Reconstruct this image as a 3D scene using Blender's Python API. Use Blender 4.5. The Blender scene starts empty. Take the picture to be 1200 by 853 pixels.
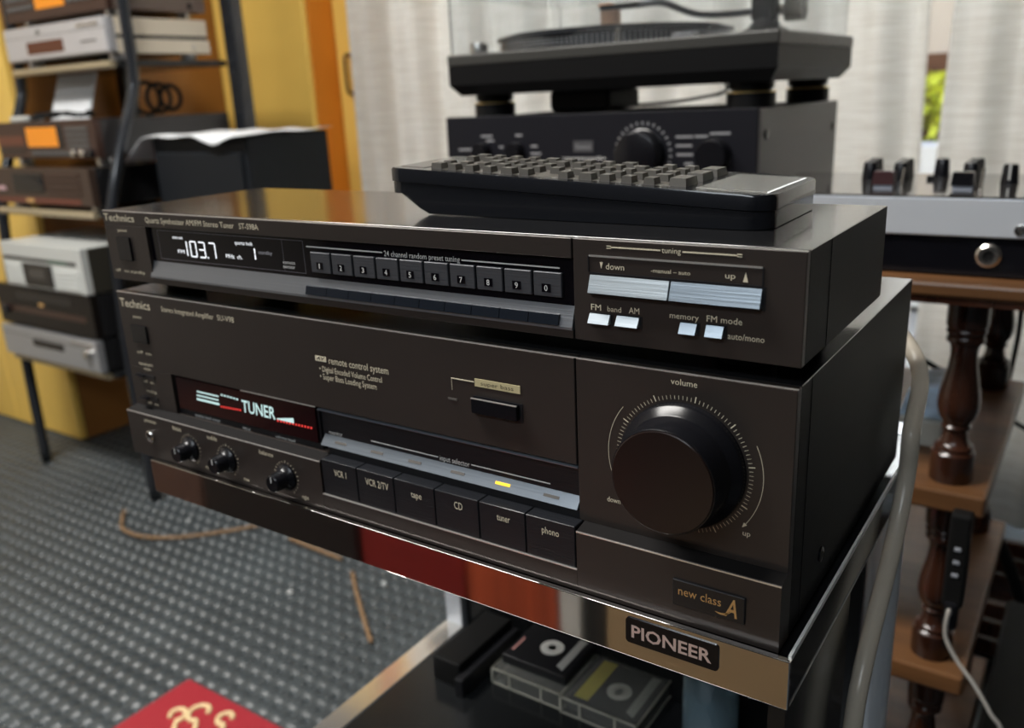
import bpy, bmesh, math, random
import numpy as np
from mathutils import Vector, Matrix
random.seed(7)
sc = bpy.context.scene
COL = sc.collection
OZ = 0.8            # the amplifier's front top-left corner is the origin, 0.8 m above the floor

# ------------------------------------------------------------------ camera
CAM = np.array([0.5149, -0.3023, 0.1075]); EUL = (1.2691, 0.0462, 0.5954); FPX = 1014.9
cd = bpy.data.cameras.new('camera'); cam = bpy.data.objects.new('camera', cd); COL.objects.link(cam)
cam.location = (CAM[0], CAM[1], CAM[2] + OZ); cam.rotation_euler = EUL
cd.sensor_fit = 'HORIZONTAL'; cd.sensor_width = 36.0; cd.lens = FPX / 1200 * 36.0
cd.clip_start = 0.01; cd.clip_end = 60
cd.dof.use_dof = True; cd.dof.focus_distance = 0.37; cd.dof.aperture_fstop = 9.5
sc.camera = cam
_M = np.array(cam.rotation_euler.to_matrix())

def pix(x, y, ax, v):
    d = _M @ np.array([(x - 600) / FPX, -(y - 426.5) / FPX, -1.0])
    return CAM + d * ((v - CAM[ax]) / d[ax])
def W(px, py, y=0.0):
    P = pix(px, py, 1, y); return P[0], P[2]

# ------------------------------------------------------------------ world and lights
wd = bpy.data.worlds.new('sky'); sc.world = wd; wd.use_nodes = True
nt = wd.node_tree; bg = nt.nodes['Background']
sky = nt.nodes.new('ShaderNodeTexSky'); sky.sky_type = 'NISHITA'; sky.sun_disc = False
sky.sun_elevation = math.radians(40); sky.sun_rotation = math.radians(200)
nt.links.new(sky.outputs[0], bg.inputs[0]); bg.inputs[1].default_value = 0.35

def area(name, loc, rot, sx, sy, power, color):
    l = bpy.data.lights.new(name, 'AREA'); l.shape = 'RECTANGLE'; l.size = sx; l.size_y = sy
    l.energy = power; l.color = color
    o = bpy.data.objects.new(name, l); COL.objects.link(o)
    o.location = (loc[0], loc[1], loc[2] + OZ); o.rotation_euler = rot
    return o
area('overhead_fill', (-0.85, -0.25, 1.66), (0, 0, 0), 1.4, 0.4, 72, (1.0, 0.97, 0.92))  # unseen overhead light, added to brighten the cupboards and floor
area('overhead_fill', (0.25, -2.05, 1.66), (0, 0, 0), 1.8, 0.6, 38, (0.86, 0.94, 1.0))  # unseen cool light, added and set back to reach under the shelf
area('window_daylight', (0.05, 2.35, 1.35), (math.radians(-62), 0, 0), 3.0, 1.5, 165, (0.95, 0.98, 1.0))
vs = sc.view_settings
vs.view_transform = 'Standard'; vs.look = 'None'; vs.exposure = 0.0; vs.gamma = 1.0; vs.use_curve_mapping = False

# ------------------------------------------------------------------ materials
MATS = {}
def mat(name, col, rough=0.5, metal=0.0, spec=0.5, bump=0, bscale=200, var=0, vscale=30, emit=None, estr=0, trans=0, ior=1.45, coat=0, stretch=None, alpha=1):
    if name in MATS: return MATS[name]
    m = bpy.data.materials.new(name); m.use_nodes = True; t = m.node_tree; b = t.nodes['Principled BSDF']
    b.inputs['Base Color'].default_value = (*col, 1); b.inputs['Roughness'].default_value = rough
    b.inputs['Metallic'].default_value = metal; b.inputs['Specular IOR Level'].default_value = spec
    b.inputs['Transmission Weight'].default_value = trans; b.inputs['IOR'].default_value = ior
    b.inputs['Coat Weight'].default_value = coat; b.inputs['Coat Roughness'].default_value = 0.08
    b.inputs['Alpha'].default_value = alpha
    if emit: b.inputs['Emission Color'].default_value = (*emit, 1); b.inputs['Emission Strength'].default_value = estr
    tc = None
    def coord():
        c = t.nodes.new('ShaderNodeTexCoord'); mp = t.nodes.new('ShaderNodeMapping')
        if stretch: mp.inputs['Scale'].default_value = stretch
        t.links.new(c.outputs['Object'], mp.inputs[0]); return mp.outputs[0]
    if bump:
        n = t.nodes.new('ShaderNodeTexNoise'); n.inputs['Scale'].default_value = bscale; n.inputs['Detail'].default_value = 4
        t.links.new(coord(), n.inputs['Vector'])
        u = t.nodes.new('ShaderNodeBump'); u.inputs['Strength'].default_value = bump; u.inputs['Distance'].default_value = 0.001
        t.links.new(n.outputs['Fac'], u.inputs['Height']); t.links.new(u.outputs[0], b.inputs['Normal'])
    if var:
        n = t.nodes.new('ShaderNodeTexNoise'); n.inputs['Scale'].default_value = vscale; n.inputs['Detail'].default_value = 5
        t.links.new(coord(), n.inputs['Vector'])
        r = t.nodes.new('ShaderNodeValToRGB')
        r.color_ramp.elements[0].position = 0.3; r.color_ramp.elements[1].position = 0.7
        r.color_ramp.elements[0].color = (*[c * (1 - var) for c in col], 1); r.color_ramp.elements[1].color = (*[min(1, c * (1 + var)) for c in col], 1)
        t.links.new(n.outputs['Fac'], r.inputs[0]); t.links.new(r.outputs[0], b.inputs['Base Color'])
    MATS[name] = m; return m

BROWN = mat('brown_anodised', (0.047, 0.038, 0.034), 0.40, 0.35, bump=0.05, bscale=900, var=0.08, vscale=12)
BROWNSIDE = mat('dark_panel_edge', (0.012, 0.011, 0.011), 0.5, spec=0.15)
EDGE = mat('panel_edge_highlight', (0.72, 0.70, 0.67), 0.28, 0.7)  # pale strips paint the light caught along panel edges
BLACK = mat('black_satin', (0.013, 0.013, 0.015), 0.34, bump=0.05, bscale=1500)
CASE = mat('black_case_enamel', (0.014, 0.014, 0.015), 0.20, spec=0.5, bump=0.03, bscale=900, coat=0.6)
CASESIDE = mat('matte_black_case_side', (0.010, 0.010, 0.0105), 0.5, spec=0.12, bump=0.05, bscale=700)
GLOSSBLK = mat('gloss_black', (0.005, 0.005, 0.007), 0.14, spec=0.4, coat=0.1)
SMOKED = mat('smoked_window', (0.005, 0.004, 0.006), 0.10, spec=0.35)
REDGLASS = mat('dark_red_window', (0.016, 0.003, 0.004), 0.12, spec=0.35)
BRUSHBLK = mat('brushed_black', (0.012, 0.013, 0.016), 0.32, 0.0, bump=0.25, bscale=500, stretch=(0.04, 1, 3))
LIP = mat('grey_brushed_lip', (0.26, 0.27, 0.29), 0.38, 0.7, bump=0.12, bscale=400, stretch=(0.03, 1, 3))
BARBLUE = mat('blue_grey_bar', (0.30, 0.34, 0.39), 0.3, 0.75, bump=0.1, bscale=400, stretch=(0.03, 1, 3))
SILVBTN = mat('silver_brushed_button', (0.62, 0.68, 0.72), 0.35, 0.75, bump=0.12, bscale=500, stretch=(0.04, 1, 3))
SILVBTN2 = mat('steel_blue_button', (0.36, 0.42, 0.48), 0.35, 0.75, bump=0.12, bscale=500, stretch=(0.04, 1, 3))
GREYBTN = mat('dark_grey_button', (0.075, 0.078, 0.088), 0.42, 0.3, bump=0.2, bscale=500, stretch=(0.05, 1, 3))
NAVYBTN = mat('navy_black_button', (0.008, 0.011, 0.017), 0.25)
CREAM = mat('cream_print', (0.80, 0.72, 0.54), 0.6)
WHITEP = mat('white_print', (0.78, 0.78, 0.76), 0.6)
GOLD = mat('gold_print', (0.70, 0.42, 0.16), 0.45, 0.3)
PLATE = mat('cream_plate', (0.60, 0.52, 0.30), 0.5)
KNOB = mat('knob_black', (0.007, 0.007, 0.009), 0.24, spec=0.4)
KNOBCAP = mat('knob_cap_brown', (0.014, 0.008, 0.007), 0.25, spec=0.3)
VFD = mat('display_white', (0.1, 0.1, 0.1), 0.5, emit=(0.93, 0.96, 1.0), estr=1.25)
VFDC = mat('display_cyan', (0.1, 0.1, 0.1), 0.5, emit=(0.70, 1.0, 0.98), estr=0.8)
VFDDIM = mat('display_dim', (0.1, 0.1, 0.1), 0.5, emit=(0.5, 0.5, 0.55), estr=0.35)
VFDRED = mat('display_red', (0.1, 0.01, 0.01), 0.5, emit=(1.0, 0.06, 0.05), estr=0.9)
LEDON = mat('led_amber', (0.5, 0.3, 0.0), 0.4, emit=(1.0, 0.62, 0.05), estr=1.3)
LEDOFF = mat('led_unlit', (0.12, 0.11, 0.10), 0.4)
CHROME = mat('chrome', (0.82, 0.80, 0.78), 0.045, 1.0)
CHROMEPOST = mat('polished_post', (0.84, 0.88, 0.95), 0.25, 0.45, bump=0.3, bscale=30)
STEEL = mat('steel', (0.6, 0.58, 0.55), 0.25, 1.0)
RUBBER = mat('rubber_black', (0.008, 0.008, 0.008), 0.6, spec=0.2)
SHELFBLK = mat('black_shelf_laminate', (0.014, 0.015, 0.016), 0.16, bump=0.02, bscale=60)
PAPER = mat('white_paper', (0.75, 0.77, 0.80), 0.6, bump=0.05)
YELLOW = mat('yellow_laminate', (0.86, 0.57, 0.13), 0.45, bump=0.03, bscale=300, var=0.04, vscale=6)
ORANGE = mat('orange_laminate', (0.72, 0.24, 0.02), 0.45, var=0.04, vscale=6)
ALU = mat('silver_paint', (0.62, 0.62, 0.65), 0.32, 0.5)
ALUW = mat('pale_silver_paint', (0.66, 0.68, 0.66), 0.4, 0.2)
CREAMPAINT = mat('cream_enamel', (0.62, 0.55, 0.44), 0.4)
DBROWN = mat('dark_brown_fascia', (0.065, 0.034, 0.025), 0.35, 0.3)
AMBERLCD = mat('amber_screen', (0.6, 0.2, 0.01), 0.4, emit=(1.0, 0.33, 0.02), estr=0.3)
WOOD = mat('turned_dark_wood', (0.034, 0.012, 0.0065), 0.25, coat=0.3, var=0.35, vscale=60, stretch=(1, 1, 0.15))
WOODTOP = mat('brown_board', (0.155, 0.070, 0.027), 0.4, coat=0.1, var=0.3, vscale=30, stretch=(0.1, 1, 1))
WALLP = mat('wall_paint', (0.62, 0.55, 0.46), 0.8, bump=0.1, bscale=80)
CEIL = mat('ceiling_paint', (0.50, 0.48, 0.45), 0.85, bump=0.05, bscale=60)
GREYPLASTIC = mat('grey_plastic', (0.10, 0.10, 0.10), 0.4)
REMKEY = mat('remote_key_rubber', (0.085, 0.078, 0.068), 0.55, bump=0.1)
REMTOP = mat('remote_dusty_face', (0.075, 0.068, 0.058), 0.42, bump=0.15, bscale=700, var=0.25, vscale=90)
REMBODY = mat('remote_gloss_body', (0.010, 0.011, 0.014), 0.16, coat=0.3, bump=0.04, bscale=500)
REMPLATE = mat('remote_smooth_plate', (0.13, 0.13, 0.125), 0.25, 0.3)

# ------------------------------------------------------------------ mesh helpers
class B:
    def __init__(s): s.bm = bmesh.new()
    def box(s, x0, x1, y0, y1, z0, z1, bev=0.0, seg=1):
        r = bmesh.ops.create_cube(s.bm, size=1.0)
        for v in r['verts']:
            v.co = Vector(((x0 + x1) / 2 + v.co.x * (x1 - x0), (y0 + y1) / 2 + v.co.y * (y1 - y0), (z0 + z1) / 2 + v.co.z * (z1 - z0)))
        if bev:
            es = set(e for v in r['verts'] for e in v.link_edges)
            bmesh.ops.bevel(s.bm, geom=list(es), offset=bev, segments=seg, affect='EDGES', profile=0.5)
        return s
    def prism(s, pts, axis, a, b):
        """closed polygon pts (2D) swept along axis from a to b; axis x: pts=(y,z), y: (x,z), z: (x,y)"""
        def P(p, t):
            return Vector((t, p[0], p[1])) if axis == 'x' else Vector((p[0], t, p[1])) if axis == 'y' else Vector((p[0], p[1], t))
        va = [s.bm.verts.new(P(p, a)) for p in pts]; vb = [s.bm.verts.new(P(p, b)) for p in pts]
        n = len(pts)
        s.bm.faces.new(va); s.bm.faces.new(list(reversed(vb)))
        for i in range(n): s.bm.faces.new((va[i], vb[i], vb[(i + 1) % n], va[(i + 1) % n]))
        return s
    def lathe(s, prof, c, axis='z', n=32):
        """prof: (r, h) list; c centre; axis z up, y towards -y (knobs)"""
        rings = []
        for r, h in prof:
            ring = []
            for i in range(n):
                a = 2 * math.pi * i / n
                if axis == 'z': p = (c[0] + r * math.cos(a), c[1] + r * math.sin(a), c[2] + h)
                elif axis == 'y': p = (c[0] + r * math.cos(a), c[1] - h, c[2] + r * math.sin(a))
                else: p = (c[0] + h, c[1] + r * math.cos(a), c[2] + r * math.sin(a))
                ring.append(s.bm.verts.new(p))
            rings.append(ring)
        for k in range(len(rings) - 1):
            for i in range(n):
                s.bm.faces.new((rings[k][i], rings[k][(i + 1) % n], rings[k + 1][(i + 1) % n], rings[k + 1][i]))
        s.bm.faces.new(list(reversed(rings[0]))); s.bm.faces.new(rings[-1])
        return s
    def tube(s, pts, r, n=10, smooth=True, flat=1.0):
        P = [Vector(p) for p in pts]
        if smooth and len(P) > 2:
            Q = []
            for i in range(len(P) - 1):
                p0 = P[max(0, i - 1)]; p1 = P[i]; p2 = P[i + 1]; p3 = P[min(len(P) - 1, i + 2)]
                for k in range(6):
                    t = k / 6
                    Q.append(0.5 * ((2 * p1) + (p2 - p0) * t + (2 * p0 - 5 * p1 + 4 * p2 - p3) * t * t + (3 * p1 - p0 - 3 * p2 + p3) * t ** 3))
            Q.append(P[-1]); P = Q
        rings = []; up = Vector((0, 0, 1))
        for i, p in enumerate(P):
            d = (P[min(i + 1, len(P) - 1)] - P[max(i - 1, 0)]).normalized()
            if i == 0:
                a = d.cross(up) if abs(d.z) < 0.95 else d.cross(Vector((0, 1, 0)))
            else:
                a = a - d * a.dot(d)
            a.normalize(); b = d.cross(a)
            rings.append([s.bm.verts.new(p + a * (r * flat * math.cos(2 * math.pi * k / n)) + b * (r * math.sin(2 * math.pi * k / n))) for k in range(n)])
        for k in range(len(rings) - 1):
            for i in range(n): s.bm.faces.new((rings[k][i], rings[k][(i + 1) % n], rings[k + 1][(i + 1) % n], rings[k + 1][i]))
        s.bm.faces.new(list(reversed(rings[0]))); s.bm.faces.new(rings[-1])
        return s
    def quad(s, a, b, c, d):
        s.bm.faces.new([s.bm.verts.new(p) for p in (a, b, c, d)]); return s
    def obj(s, name, m, parent=None, smooth=False):
        bm = s.bm
        bmesh.ops.recalc_face_normals(bm, faces=bm.faces[:])
        me = bpy.data.meshes.new(name); o = bpy.data.objects.new(name, me)
        vs_ = [v.co for v in bm.verts]
        if parent is None:
            lo = [min(v[i] for v in vs_) for i in range(3)]; hi = [max(v[i] for v in vs_) for i in range(3)]
            base = Vector(((lo[0] + hi[0]) / 2, (lo[1] + hi[1]) / 2, lo[2]))
            o.location = base + Vector((0, 0, OZ)); o['_b'] = tuple(base)
        else:
            base = Vector(parent['_b']); o['_b'] = tuple(base); o.parent = parent
        for v in bm.verts: v.co -= base
        bm.to_mesh(me); bm.free()
        if smooth:
            for f in me.polygons: f.use_smooth = True
            if smooth != 'all':
                try: me.set_sharp_from_angle(angle=math.radians(35))
                except Exception: pass
        if m: me.materials.append(m)
        COL.objects.link(o); return o

def matte_sides(o):
    o.data.materials.append(CASESIDE)
    for f in o.data.polygons:
        if abs(f.normal.x) > 0.8: f.material_index = 1
    return o
def thing(name, base, label, cat, group=None):
    o = bpy.data.objects.new(name, None); COL.objects.link(o); o.empty_display_size = 0.03
    o.location = (base[0], base[1], base[2] + OZ); o['_b'] = tuple(base)
    return tag(o, label, cat, group)
def tag(o, label, cat, group=None):
    o['label'] = label; o['category'] = cat
    if group: o['group'] = group
    return o
def struct(o): o['kind'] = 'structure'; return o

def text(parent, s, a, b, hpx, m, y=0.0, name='lettering', thick=0.0, slant=0.0):
    """a, b: pixels of the middle of the left and right ends of a line of print on the plane y; hpx: height in pixels"""
    x0, za = W(*a, y); x1, zb = W(*b, y)
    mx, my = (a[0] + b[0]) / 2, (a[1] + b[1]) / 2
    h = 1.06 * abs(W(mx, my - hpx / 2, y)[1] - W(mx, my + hpx / 2, y)[1])
    return text_at(parent, s, x0, x1, (za + zb) / 2 - h / 2, h, y, m, name, thick, slant)
def text_at(parent, s, x0, x1, z, h, y, m, name='lettering', thick=0.0, slant=0.0):
    cu = bpy.data.curves.new('t', 'FONT'); cu.body = s; cu.resolution_u = 2; cu.offset = thick; cu.shear = slant
    to = bpy.data.objects.new('t', cu); COL.objects.link(to)
    dg = bpy.context.evaluated_depsgraph_get(); ev = to.evaluated_get(dg); tm = ev.to_mesh()
    co = np.array([v.co[:] for v in tm.vertices]); fs = [tuple(p.vertices) for p in tm.polygons]
    ev.to_mesh_clear(); bpy.data.objects.remove(to); bpy.data.curves.remove(cu)
    lo, hi = co.min(0), co.max(0)
    base = np.array(parent['_b'])
    X = x0 + (co[:, 0] - lo[0]) / (hi[0] - lo[0]) * (x1 - x0); Z = z + (co[:, 1]) / 0.70 * h
    V = np.stack([X, np.full(len(X), y - 0.00012), Z], 1) - base
    me = bpy.data.meshes.new(name); me.from_pydata(V.tolist(), [], fs); me.materials.append(m)
    o = bpy.data.objects.new(name, me); COL.objects.link(o); o.parent = parent; o['_b'] = tuple(base)
    return o
def line(parent, a, b, wpx, m, y=0.0, name='printed_line'):
    x0, z0 = W(*a, y); x1, z1 = W(*b, y); z = (z0 + z1) / 2; w = wpx * 0.00025
    return B().box(x0, x1, y - 0.0002, y, z - w, z + w).obj(name, m, parent)
def rect(a, b, y):
    x0, z1 = W(*a, y); x1, z0 = W(*b, y); return x0, x1, z0, z1

# ================================================================== the room
XL, XR, YF, YB, ZF, ZC = -2.62, 2.1, -2.6, 1.80, -0.8, 1.75
# floor: woven rubber matting, raised pads on a 32 mm grid
gx0, gx1, gy0, gy1 = -2.60, 0.20, -0.05, 1.45
nx, ny = int((gx1 - gx0) / 0.0029) + 1, int((gy1 - gy0) / 0.0029) + 1
xs = np.linspace(gx0, gx1, nx); ys = np.linspace(gy0, gy1, ny)
GX, GY = np.meshgrid(xs, ys)
u = (GX + 0.6399) / 0.0321; v = (GY - 0.6476) / 0.0321
su, sv = np.sin(np.pi * u) ** 2, np.sin(np.pi * v) ** 2
H = 0.0036 * (su ** 0.6 * sv) ** 0.9 + 0.0010 * (su + sv) - 0.0090 * np.exp(-(((u - np.round(u)) / 0.15) ** 2 + ((v - np.round(v)) / 0.19) ** 2))
V = np.stack([GX.ravel(), GY.ravel(), (ZF - 0.0056 + H + OZ).ravel()], 1)
idx = np.arange(nx * ny).reshape(ny, nx)
Q = np.stack([idx[:-1, :-1], idx[:-1, 1:], idx[1:, 1:], idx[1:, :-1]], -1).reshape(-1, 4)
me = bpy.data.meshes.new('floor'); me.vertices.add(len(V)); me.vertices.foreach_set('co', V.ravel())
me.loops.add(Q.size); me.loops.foreach_set('vertex_index', Q.ravel().astype(np.int32))
me.polygons.add(len(Q)); me.polygons.foreach_set('loop_start', np.arange(0, Q.size, 4, dtype=np.int32))
me.polygons.foreach_set('use_smooth', np.ones(len(Q), dtype=bool)); me.update(calc_edges=True)
RUBFLOOR = mat('rubber_matting', (0.060, 0.070, 0.075), 0.30, bump=0.08, bscale=500, var=0.22, vscale=5)
me.materials.append(RUBFLOOR)
fl = bpy.data.objects.new('floor', me); COL.objects.link(fl); struct(fl); fl['label'] = 'dark grey woven rubber matting floor'; fl['_b'] = (0, 0, 0)
b = B(); b.box(XL, XR, YF, YB, ZF - 0.05, ZF - 0.018); sub = b.obj('subfloor', RUBFLOOR); 
struct(sub); sub['label'] = 'plain grey floor beneath the matting'
struct(B().box(XL, XR, YF, YB, ZC, ZC + 0.05).obj('ceiling', CEIL))
struct(B().box(XL - 0.08, XL, YF, YB + 0.08, ZF, ZC).obj('wall_left', WALLP))
DARKWALL = mat('dark_panelling', (0.026, 0.023, 0.022), 0.7, bump=0.1, bscale=60)
struct(B().box(XR, XR + 0.08, YF, YB + 0.08, ZF, ZC).obj('wall_right', DARKWALL))
struct(B().box(XL, XR, YF - 0.08, YF, ZF, ZC).obj('wall_front', DARKWALL))
wx0, wx1, wz0, wz1 = -1.15, 1.25, -0.76, 1.45
b = B(); b.box(XL, wx0, YB, YB + 0.08, ZF, ZC); b.box(wx1, XR, YB, YB + 0.08, ZF, ZC); b.box(wx0, wx1, YB, YB + 0.08, ZF, wz0); b.box(wx0, wx1, YB, YB + 0.08, wz1, ZC)
struct(b.obj('wall_back', WALLP))
FRAME = mat('window_frame_paint', (0.45, 0.30, 0.18), 0.5)
GLASS = mat('clear_glass', (0.95, 0.97, 0.97), 0.02, trans=1.0, ior=1.05)
wn = thing('window_1', (0.05, YB + 0.04, wz0), 'wooden window behind the white curtains', 'window'); del wn['category']; struct(wn)
b = B()
for x in (wx0 + 0.025, -0.37, 0.43, wx1 - 0.025): b.box(x - 0.025, x + 0.025, YB + 0.015, YB + 0.065, wz0, wz1)
b.box(wx0, wx1, YB + 0.015, YB + 0.065, wz0, wz0 + 0.05); b.box(wx0, wx1, YB + 0.015, YB + 0.065, wz1 - 0.05, wz1)
b.obj('window_frame', FRAME, wn)
for x0, x1 in ((wx0 + 0.05, -0.395), (-0.345, 0.405), (0.455, wx1 - 0.05)):
    B().box(x0, x1, YB + 0.038, YB + 0.042, wz0 + 0.05, wz1 - 0.05).obj('pane', GLASS, wn)

# ------------------------------------------------------------------ curtains
def cloth_mat():
    m = bpy.data.materials.new('white_slub_cotton'); m.use_nodes = True; t = m.node_tree
    b = t.nodes['Principled BSDF']; b.inputs['Base Color'].default_value = (0.74, 0.72, 0.68, 1); b.inputs['Roughness'].default_value = 0.9
    b.inputs['Specular IOR Level'].default_value = 0.1
    c = t.nodes.new('ShaderNodeTexCoord'); mp = t.nodes.new('ShaderNodeMapping'); mp.inputs['Scale'].default_value = (7, 7, 230)
    n = t.nodes.new('ShaderNodeTexNoise'); n.inputs['Scale'].default_value = 1.4; n.inputs['Detail'].default_value = 3
    r = t.nodes.new('ShaderNodeValToRGB'); r.color_ramp.elements[0].position = 0.35; r.color_ramp.elements[1].position = 0.62
    r.color_ramp.elements[0].color = (0.68, 0.65, 0.60, 1); r.color_ramp.elements[1].color = (0.82, 0.80, 0.76, 1)
    t.links.new(c.outputs['Object'], mp.inputs[0]); t.links.new(mp.outputs[0], n.inputs['Vector']); t.links.new(n.outputs['Fac'], r.inputs[0])
    t.links.new(r.outputs[0], b.inputs['Base Color'])
    tr = t.nodes.new('ShaderNodeBsdfTranslucent'); t.links.new(r.outputs[0], tr.inputs[0])
    mx = t.nodes.new('ShaderNodeMixShader'); mx.inputs[0].default_value = 0.45
    out = t.nodes['Material Output']; t.links.new(b.outputs[0], mx.inputs[1]); t.links.new(tr.outputs[0], mx.inputs[2]); t.links.new(mx.outputs[0], out.inputs[0])
    return m
CLOTH = cloth_mat()
def curtain(x0, x1, y, label, seed, lean0=0.0, lean1=0.0):
    rnd = random.Random(seed); b = B(); n = 150; nz = 14; rows = []
    ph = [rnd.uniform(0, 6.28) for _ in range(4)]
    for j in range(nz):
        z = -0.79 + (1.62 + 0.79) * j / (nz - 1); row = []
        for i in range(n):
            t = i / (n - 1); x = x0 + (x1 - x0) * t
            a = 0.020 * math.sin(2 * math.pi * x / 0.17 + ph[0] + 0.5 * math.sin(z * 2 + ph[1])) + 0.012 * math.sin(2 * math.pi * x / 0.083 + ph[2] + 0.4 * math.sin(z * 3)) + 0.012 * math.sin(x * 5 + ph[3])
            row.append(b.bm.verts.new((x + (lean0 * (1 - t) + lean1 * t) * (z - 0.1), y + a, z)))
        rows.append(row)
    for j in range(nz - 1):
        for i in range(n - 1): b.bm.faces.new((rows[j][i], rows[j][i + 1], rows[j + 1][i + 1], rows[j + 1][i]))
    o = b.obj('curtain', CLOTH, None, 'all'); sm = o.modifiers.new('t', 'SOLIDIFY'); sm.thickness = 0.0015
    return tag(o, label, 'curtain', 'white window curtains')
curtain(-1.315, 0.190, 1.60, 'wide white slub cotton curtain hanging beside the yellow cupboard door', 3, lean1=-0.02)
curtain(0.228, 1.30, 1.60, 'white cotton curtain behind the mixer beyond the narrow gap of daylight', 8, lean0=0.02)

# ------------------------------------------------------------------ outside the window
LEAFY = mat('yellow_green_leaf', (0.62, 0.66, 0.05), 0.5, var=0.3, vscale=8)
sh = thing('garden_shrub', (-0.2, 4.0, -0.8), 'yellow-green garden shrub seen through the curtain gap', 'shrub')
b = B(); rnd = random.Random(2)
for i in range(420):
    c = Vector((-0.2 + rnd.gauss(0, 0.3), 4.0 + rnd.gauss(0, 0.12), -0.05 + rnd.uniform(-0.14, 0.16)))
    d = Vector((rnd.uniform(-1, 1), rnd.uniform(-1, 1), rnd.uniform(-0.3, 1))).normalized() * 0.035; e = d.cross(Vector((0.3, 1, 0.2))).normalized() * 0.014
    b.quad(c - d, c + e, c + d, c - e)
fo = b.obj('foliage', LEAFY, sh); fo['kind'] = 'stuff'
b = B(); [b.tube([(-0.2 + i * 0.06, 4.0, -0.8), (-0.2 + i * 0.10, 4.0, 0.0)], 0.008, 6, False) for i in range(-2, 3)]; b.obj('stem', mat('bark', (0.1, 0.06, 0.03), 0.8), sh)
tag(B().box(-1.6, 1.2, 4.35, 4.42, -0.8, 0.20, 0.004).obj('garden_fence', mat('fence_brown', (0.16, 0.07, 0.035), 0.7, var=0.3, vscale=10)), 'brown timber fence outside behind the yellow-green shrub', 'fence')
tag(B().box(-2.2, 1.6, 5.2, 5.6, -0.8, 2.2, 0.01).obj('neighbour_wall', mat('beige_render', (0.68, 0.58, 0.45), 0.8, bump=0.1, bscale=40)), 'beige rendered wall outside above the brown fence', 'wall')
tag(B().box(-1.2, 0.9, 3.45, 3.6, -0.8, -0.15, 0.01).obj('garden_kerb', mat('white_masonry', (0.85, 0.84, 0.82), 0.8)), 'low white masonry ledge outside below the shrub', 'ledge')
tag(B().box(-6, 6, 2.0, 9, -0.9, -0.82).obj('garden_ground', mat('paving', (0.4, 0.38, 0.35), 0.9)), 'pale paving outside the window', 'ground')

# ------------------------------------------------------------------ yellow cupboards
def cupboard(x0, x1, y0, y1, z1, label, handle=None, split=None, side=None):
    t = thing('cupboard', ((x0 + x1) / 2, (y0 + y1) / 2, ZF), label, 'cupboard')
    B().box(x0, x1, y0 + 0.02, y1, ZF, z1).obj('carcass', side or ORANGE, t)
    xsp = [x0] + (split or []) + [x1]
    for i in range(len(xsp) - 1):
        d = B().box(xsp[i] + 0.002, xsp[i + 1] - 0.002, y0, y0 + 0.019, ZF + 0.002, z1 - 0.002, 0.002).obj('door', YELLOW, t)
        if handle and i == 0:
            hx, h0, h1 = handle
            B().tube([(hx, y0 + 0.002, h0), (hx, y0 - 0.022, h0 + 0.004), (hx, y0 - 0.026, (h0 + h1) / 2), (hx, y0 - 0.022, h1 - 0.004), (hx, y0 + 0.002, h1)], 0.005, 8).obj('handle', mat('bronze', (0.14, 0.08, 0.04), 0.4, 0.7), d)
    return t
cupboard(-2.60, -1.88, 0.915, 1.588, 1.3, 'yellow-fronted cupboard with orange side painted darker for shade behind the component rack', split=[-2.24], side=mat('shaded_orange_laminate', (0.30, 0.125, 0.025), 0.5, var=0.06, vscale=6))  # shade on the side is put into its darker orange colour
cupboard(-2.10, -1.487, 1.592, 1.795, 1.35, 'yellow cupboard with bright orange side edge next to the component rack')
cupboard(-1.485, -1.20, 1.709, 1.797, 1.35, 'narrow yellow cupboard door with bronze bow handle beside the curtain', handle=(-1.427, 0.134, 0.243))

# ================================================================== stereo tuner
TX0, TX1, TZ0, TZ1, TD = 0.0007, 0.4307, 0.0084, 0.0509, 0.125
tu = thing('stereo_tuner', (0.2157, 0.06, 0.0), 'slim brown stereo tuner with lit frequency display, lying on top of the amplifier', 'tuner')
matte_sides(B().box(TX0, TX1, 0.0041, TD, TZ0, TZ1, 0.0003).obj('case', CASE, tu))
B().box(TX1 - 0.0002, TX1 + 0.0003, 0.0310, 0.0322, TZ0 + 0.0002, TZ1 - 0.0002).obj('side_seam', BROWNSIDE, tu)
SE = 0.3362
b = B(); b.box(TX0, SE - 0.0004, 0, 0.004, 0.0425, TZ1, 0.0003); b.box(TX0, 0.043, 0, 0.004, TZ0, 0.0425, 0.0002); b.box(0.043, SE - 0.0004, 0, 0.004, TZ0, 0.0120, 0.0002)
b.obj('left_fascia', BROWN, tu)
rf = B().box(SE + 0.0004, TX1, 0, 0.004, TZ0, TZ1, 0.0003).obj('right_fascia', BROWN, tu)
B().box(TX0, TX1, 0.0002, 0.0012, TZ1 - 0.0002, TZ1 + 0.00015).obj('top_edge_highlight', EDGE, tu)
B().box(0.043, SE - 0.0004, 0.0022, 0.004, 0.0212, 0.0425).obj('display_window', SMOKED, tu)
B().prism([(0.004, 0.0220), (0.0022, 0.0220), (-0.0006, 0.0132), (-0.0006, 0.0120), (0.004, 0.0120)], 'x', 0.0415, SE - 0.0006).obj('sloping_lip', LIP, tu)
yl = 0.0023
# thin outline round the display
x0, x1, z0, z1 = 0.0512, 0.1748, 0.0238, 0.0407
b = B()
for a in ((x0, x1, z1, z1 + 0.0002), (x0, x1, z0, z0 + 0.0002), (x0, x0 + 0.0002, z0, z1), (x1, x1 + 0.0002, z0, z1), (0.1590, 0.1592, z0, z1)): b.box(a[0], a[1], yl - 0.0002, yl, a[2], a[3])
b.obj('display_outline', mat('outline_grey', (0.16, 0.15, 0.17), 0.6), tu)
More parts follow.
